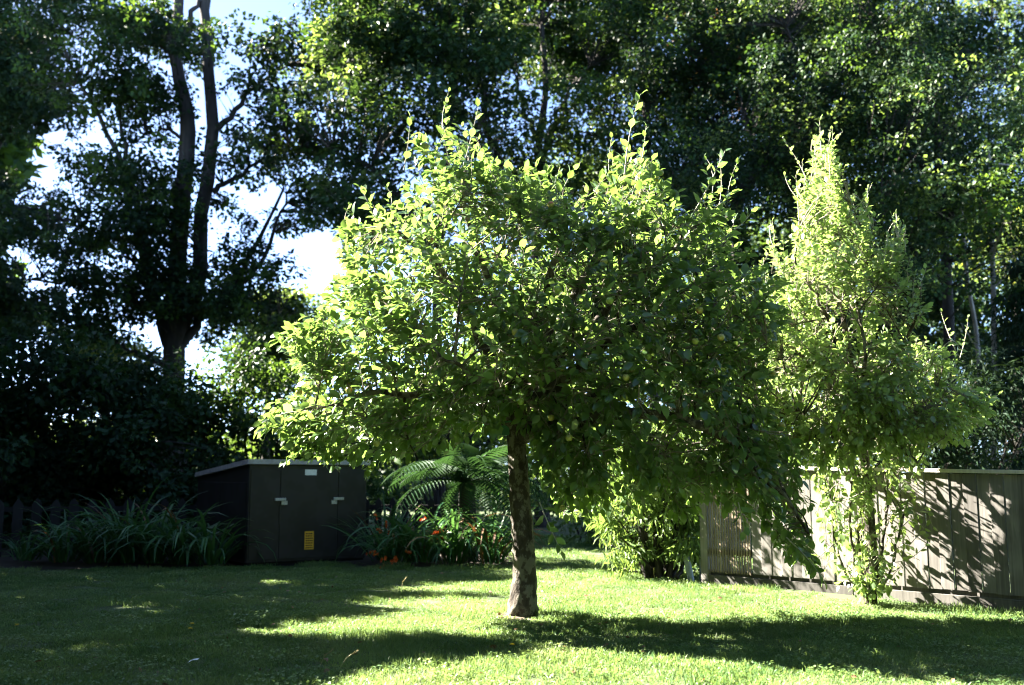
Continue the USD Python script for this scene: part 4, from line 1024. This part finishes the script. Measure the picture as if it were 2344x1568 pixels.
def stalk(u, v, du, dv, label):
    b = on_ground(u, v); b[2] = ground_z(b[0], b[1])
    tip = at(u + du, v + dv, b[1] - .03)
    t = thing('grass_stalk', label, 'grass stalk', b)
    q = spline([b, b * .5 + tip * .5 + np.array([-.01, 0, .02]), tip], 8)
    part(t, 'stem', tube(q, np.linspace(.0022, .0012, 8), 4), M_STRAW, world=True)
    d = unit(q[-1] - q[-3]); g = np.random.default_rng(int(u))
    n = 22; s = g.uniform(0, .10, n)
    part(t, 'seed_head', leaves(LEAF2, q[-1] - d * s[:, None], np.tile(d, (n, 1)) + g.normal(0, .3, (n, 3)), g.normal(size=(n, 3)), .018, .7), M_STRAW, world=True)


for u, v, du, dv, lab in [(730, 1535, 32, -48, 'left of two tall pale grass stalks leaning right on the front lawn'), (775, 1540, 42, -50, 'right of two tall pale grass stalks leaning right on the front lawn'), (918, 1350, 12, -28, 'pale bent grass stalk on the lawn left of the apple trunk'), (1095, 1400, 14, -24, 'pale grass stalk just left of the apple trunk foot'),
                          (1650, 1320, 4, -32, 'thin grass stalk standing before the slatted fence panel'), (1500, 1330, -3, -30, 'thin grass stalk below the golden-green shrub'), (1735, 1420, 4, -40, 'grass stalk standing in the apple tree shadow on the right lawn')]:
    stalk(u, v, du, dv, lab)


def weed(u, v, label, h=.16, seed=0):
    b = on_ground(u, v); b[2] = ground_z(b[0], b[1]); g = np.random.default_rng(seed)
    t = thing('lawn_weed', label, 'weed', b)
    for k in range(5):
        az = g.uniform(0, 6.28); tip = np.array([math.cos(az) * h * .5, math.sin(az) * h * .5, h * g.uniform(.6, 1)])
        s = part(t, 'stem', tube([(0, 0, -.01), tip * .5 + (0, 0, .02), tip], [.0025, .002, .0015], 4), M_STRAP)
        n = 7; q = tip * np.linspace(.25, 1, n)[:, None]
        part(s, 'leaves', leaves(LEAF8, q, g.normal(size=(n, 3)) * (1, 1, .4), np.tile((0, 0, 1.0), (n, 1)), .045), M_PEAR_LEAF)


weed(588, 1438, 'leafy weed standing at the tip of the lit grass strip, left lawn', .19, 5)
weed(548, 1435, 'smaller leafy weed left of the taller one on the left lawn', .12, 6)
b = on_ground(441, 1528); b[2] = ground_z(b[0], b[1]) + .045
pp = thing('paper_scrap', 'small white scrap lying on the shaded front lawn', 'litter', b)
part(pp, 'sheet', (np.array([[-.035, -.02, 0], [0, -.02, .02], [.04, -.005, .02], [-.03, .015, .01], [.004, .018, .024], [.045, .02, .03]]), np.array([[0, 1, 4], [0, 4, 3], [1, 2, 5], [1, 5, 4]])), M_PAPER)

g = np.random.default_rng(202)
n = 260
q = np.stack([g.uniform(-5, 7, n), 7 + 11 * g.uniform(size=n) ** 1.4, np.zeros(n)], 1); q[:, 2] = ground_z(q[:, 0], q[:, 1]) + g.uniform(.025, .05, n)
ok = (q[:, 1] < bed_edge(q[:, 0]) - .2) & ~((q[:, 0] > FA[0] - .5) & (((q[:, :2] - FA) @ FN) < .1))
q = q[ok]
keys(part(None, 'fallen_leaves', leaves(LEAF8, q, g.normal(size=q.shape) * (1, 1, .3), np.array([0, 0, 1.0]) + g.normal(0, .5, q.shape), g.uniform(.03, .07, len(q))), M_DEAD), 'scattered small brown fallen leaves on the lawn', 'fallen leaves', kind='stuff')

# ---------------------------------------------------------------- trees outside the frame on the left: they throw the shade on the lawn
def shade_tree(label, base, h, r, seed, per=12.0, z0=1.0, name='garden_tree', leaf=.2, csize=(.75, 1.3), n=None):
    g = np.random.default_rng(seed)
    b = np.array([base[0], base[1], 0.0])
    bl = []
    n = n or int(3.2 * h)
    br = r * .55
    for i in range(n):
        z = z0 + (h - br * .6 - z0) * (i + .5) / n
        rr = r * (1 - .5 * (z - z0) / (h - z0))
        az = i * 2.4 + g.uniform(-.4, .4); d = rr * math.sqrt(g.uniform()) * .65
        bl.append((b + np.array([d * math.cos(az), d * math.sin(az), z]), (br, br, br * .6), 1.0))
    limbs = [([b + np.array([0, 0, z0]), (b + np.array([0, 0, z0 + .6])) * .5 + c * .5, c], .06) for c, _, _ in bl[::2]]
    return tree(name, label, 'tree', b, [b - np.array([0, 0, .1]), b + np.array([.05, 0, h * .4]), b + np.array([0, .1, h * .8])], limbs, bl, [M_WOOD_LEAF], seed, per=per, leaf=leaf, trunk_r=(.16, .05), csize=csize, twigs=.1)


g = np.random.default_rng(81)
hy = [6.5, 10.2, 10.9, 11.4, 12.6, 13.05, 13.5, 14.0, 16.2, 16.7, 17.3, 17.8, 21.0, 24.0, 27.0]
hh = [7.4, 7.3, 7.0, 8.5, 8.3, 5.7, 5.8, 7.7, 7.9, 6.8, 6.9, 8.0, 8.6, 9.0, 9.4]
hb = np.array([-12.4, 16.0, 0])
ht = thing('tall_hedge', 'tall uneven leafy hedge along the left side of the lawn, outside the view', 'hedge', hb)
for y in np.arange(7, 32, 1.1):
    top = np.interp(y, hy, hh)
    x = -12.4 - max(0, y - 20) * .5
    part(ht, 'trunk', tube(spline([(x, y, -.1), (x + g.normal(0, .1), y + g.normal(0, .2), top * .45), (x + g.normal(0, .15), y + g.normal(0, .2), top * .85)], 8), np.linspace(.08, .02, 8), 7), M_BARK_D, world=True)
n = 11500
q = np.stack([g.uniform(-.7, .7, n), g.uniform(6.5, 32, n), g.uniform(0, 1, n)], 1)
q[:, 2] = .3 + q[:, 2] * 9.6 + g.normal(0, .05, n)
q[:, 0] += -12.4 - np.maximum(0, q[:, 1] - 20) * .5
# the hedge lets the sun through where the lawn and the fruit trees are sunlit
land = q - SUN * (q[:, 2] / SUN[2])[:, None]
kk = 1 / np.maximum(land[:, 1] * math.cos(PITCH) - EYE * math.sin(PITCH), .5)
uv = np.stack([(512 + FPX * land[:, 0] * kk) / S, (342.5 - FPX * (-EYE * math.cos(PITCH) - land[:, 1] * math.sin(PITCH)) * kk) / S], 1)
from shapely import unary_union
open_ = unary_union([Polygon([(480, 1445), (620, 1430), (900, 1398), (1100, 1380), (1240, 1395), (1240, 1490), (1000, 1474), (800, 1472), (600, 1464)]),
                     Polygon([(820, 1352), (1000, 1334), (1240, 1330), (1240, 1370), (950, 1364)]), Polygon([(740, 1387), (900, 1371), (1240, 1370), (1240, 1395), (900, 1400)]),
                     Polygon([(560, 1332), (620, 1322), (690, 1330), (640, 1344)]), Polygon([(250, 1385), (330, 1380), (360, 1390), (300, 1396)]),
                     Polygon([(480, 1600), (900, 1528), (1150, 1512), (1240, 1485), (1240, 2600), (300, 2600)]), Polygon([(850, 1085), (1240, 1085), (1240, 1275), (1150, 1275), (850, 1225)]), Polygon([(1225, 1085), (9000, 1085), (9000, 6000), (1225, 6000)])])
keep = np.array([not open_.contains(Point(a, b)) for a, b in uv])
keep &= q[:, 2] < np.interp(q[:, 1], [6, 12, 20, 27], [8.6, 9.6, 9.6, 10])
q = q[keep]
sc_ = g.uniform(.75, 1.2, len(q))
instancer(ht, 'foliage', [(clump(700, 24, .27, .7, .2), M_WOOD_LEAF), (clump(701, 24, .27, .7, .2), M_DARK_LEAF)], local(ht, q), quats_z(g, len(q), .4), np.stack([sc_, sc_, sc_], 1), g.integers(0, 2, len(q)))
# tall trees round the rest of the garden
around = [(-15, 1, 16, 'left'), (-12, -9, 18, 'far left'), (-4, -12, 19, 'middle left'), (4, -12, 19, 'middle right'), (11, -8, 18, 'right'), (15, 1, 17, 'far right'), (15, 9, 12, 'outermost right'), (-26, 39, 26, 'nearer of two far left'), (-29, 48, 26, 'farther of two far left')]
for i, (x, y, h, w_) in enumerate(around):
    shade_tree('tall garden tree of the ring outside the view, ' + w_, (x, y), h, 4.8, 101 + i, per=.8, z0=1.5, leaf=.42, csize=(1.2, 1.9), n=40)
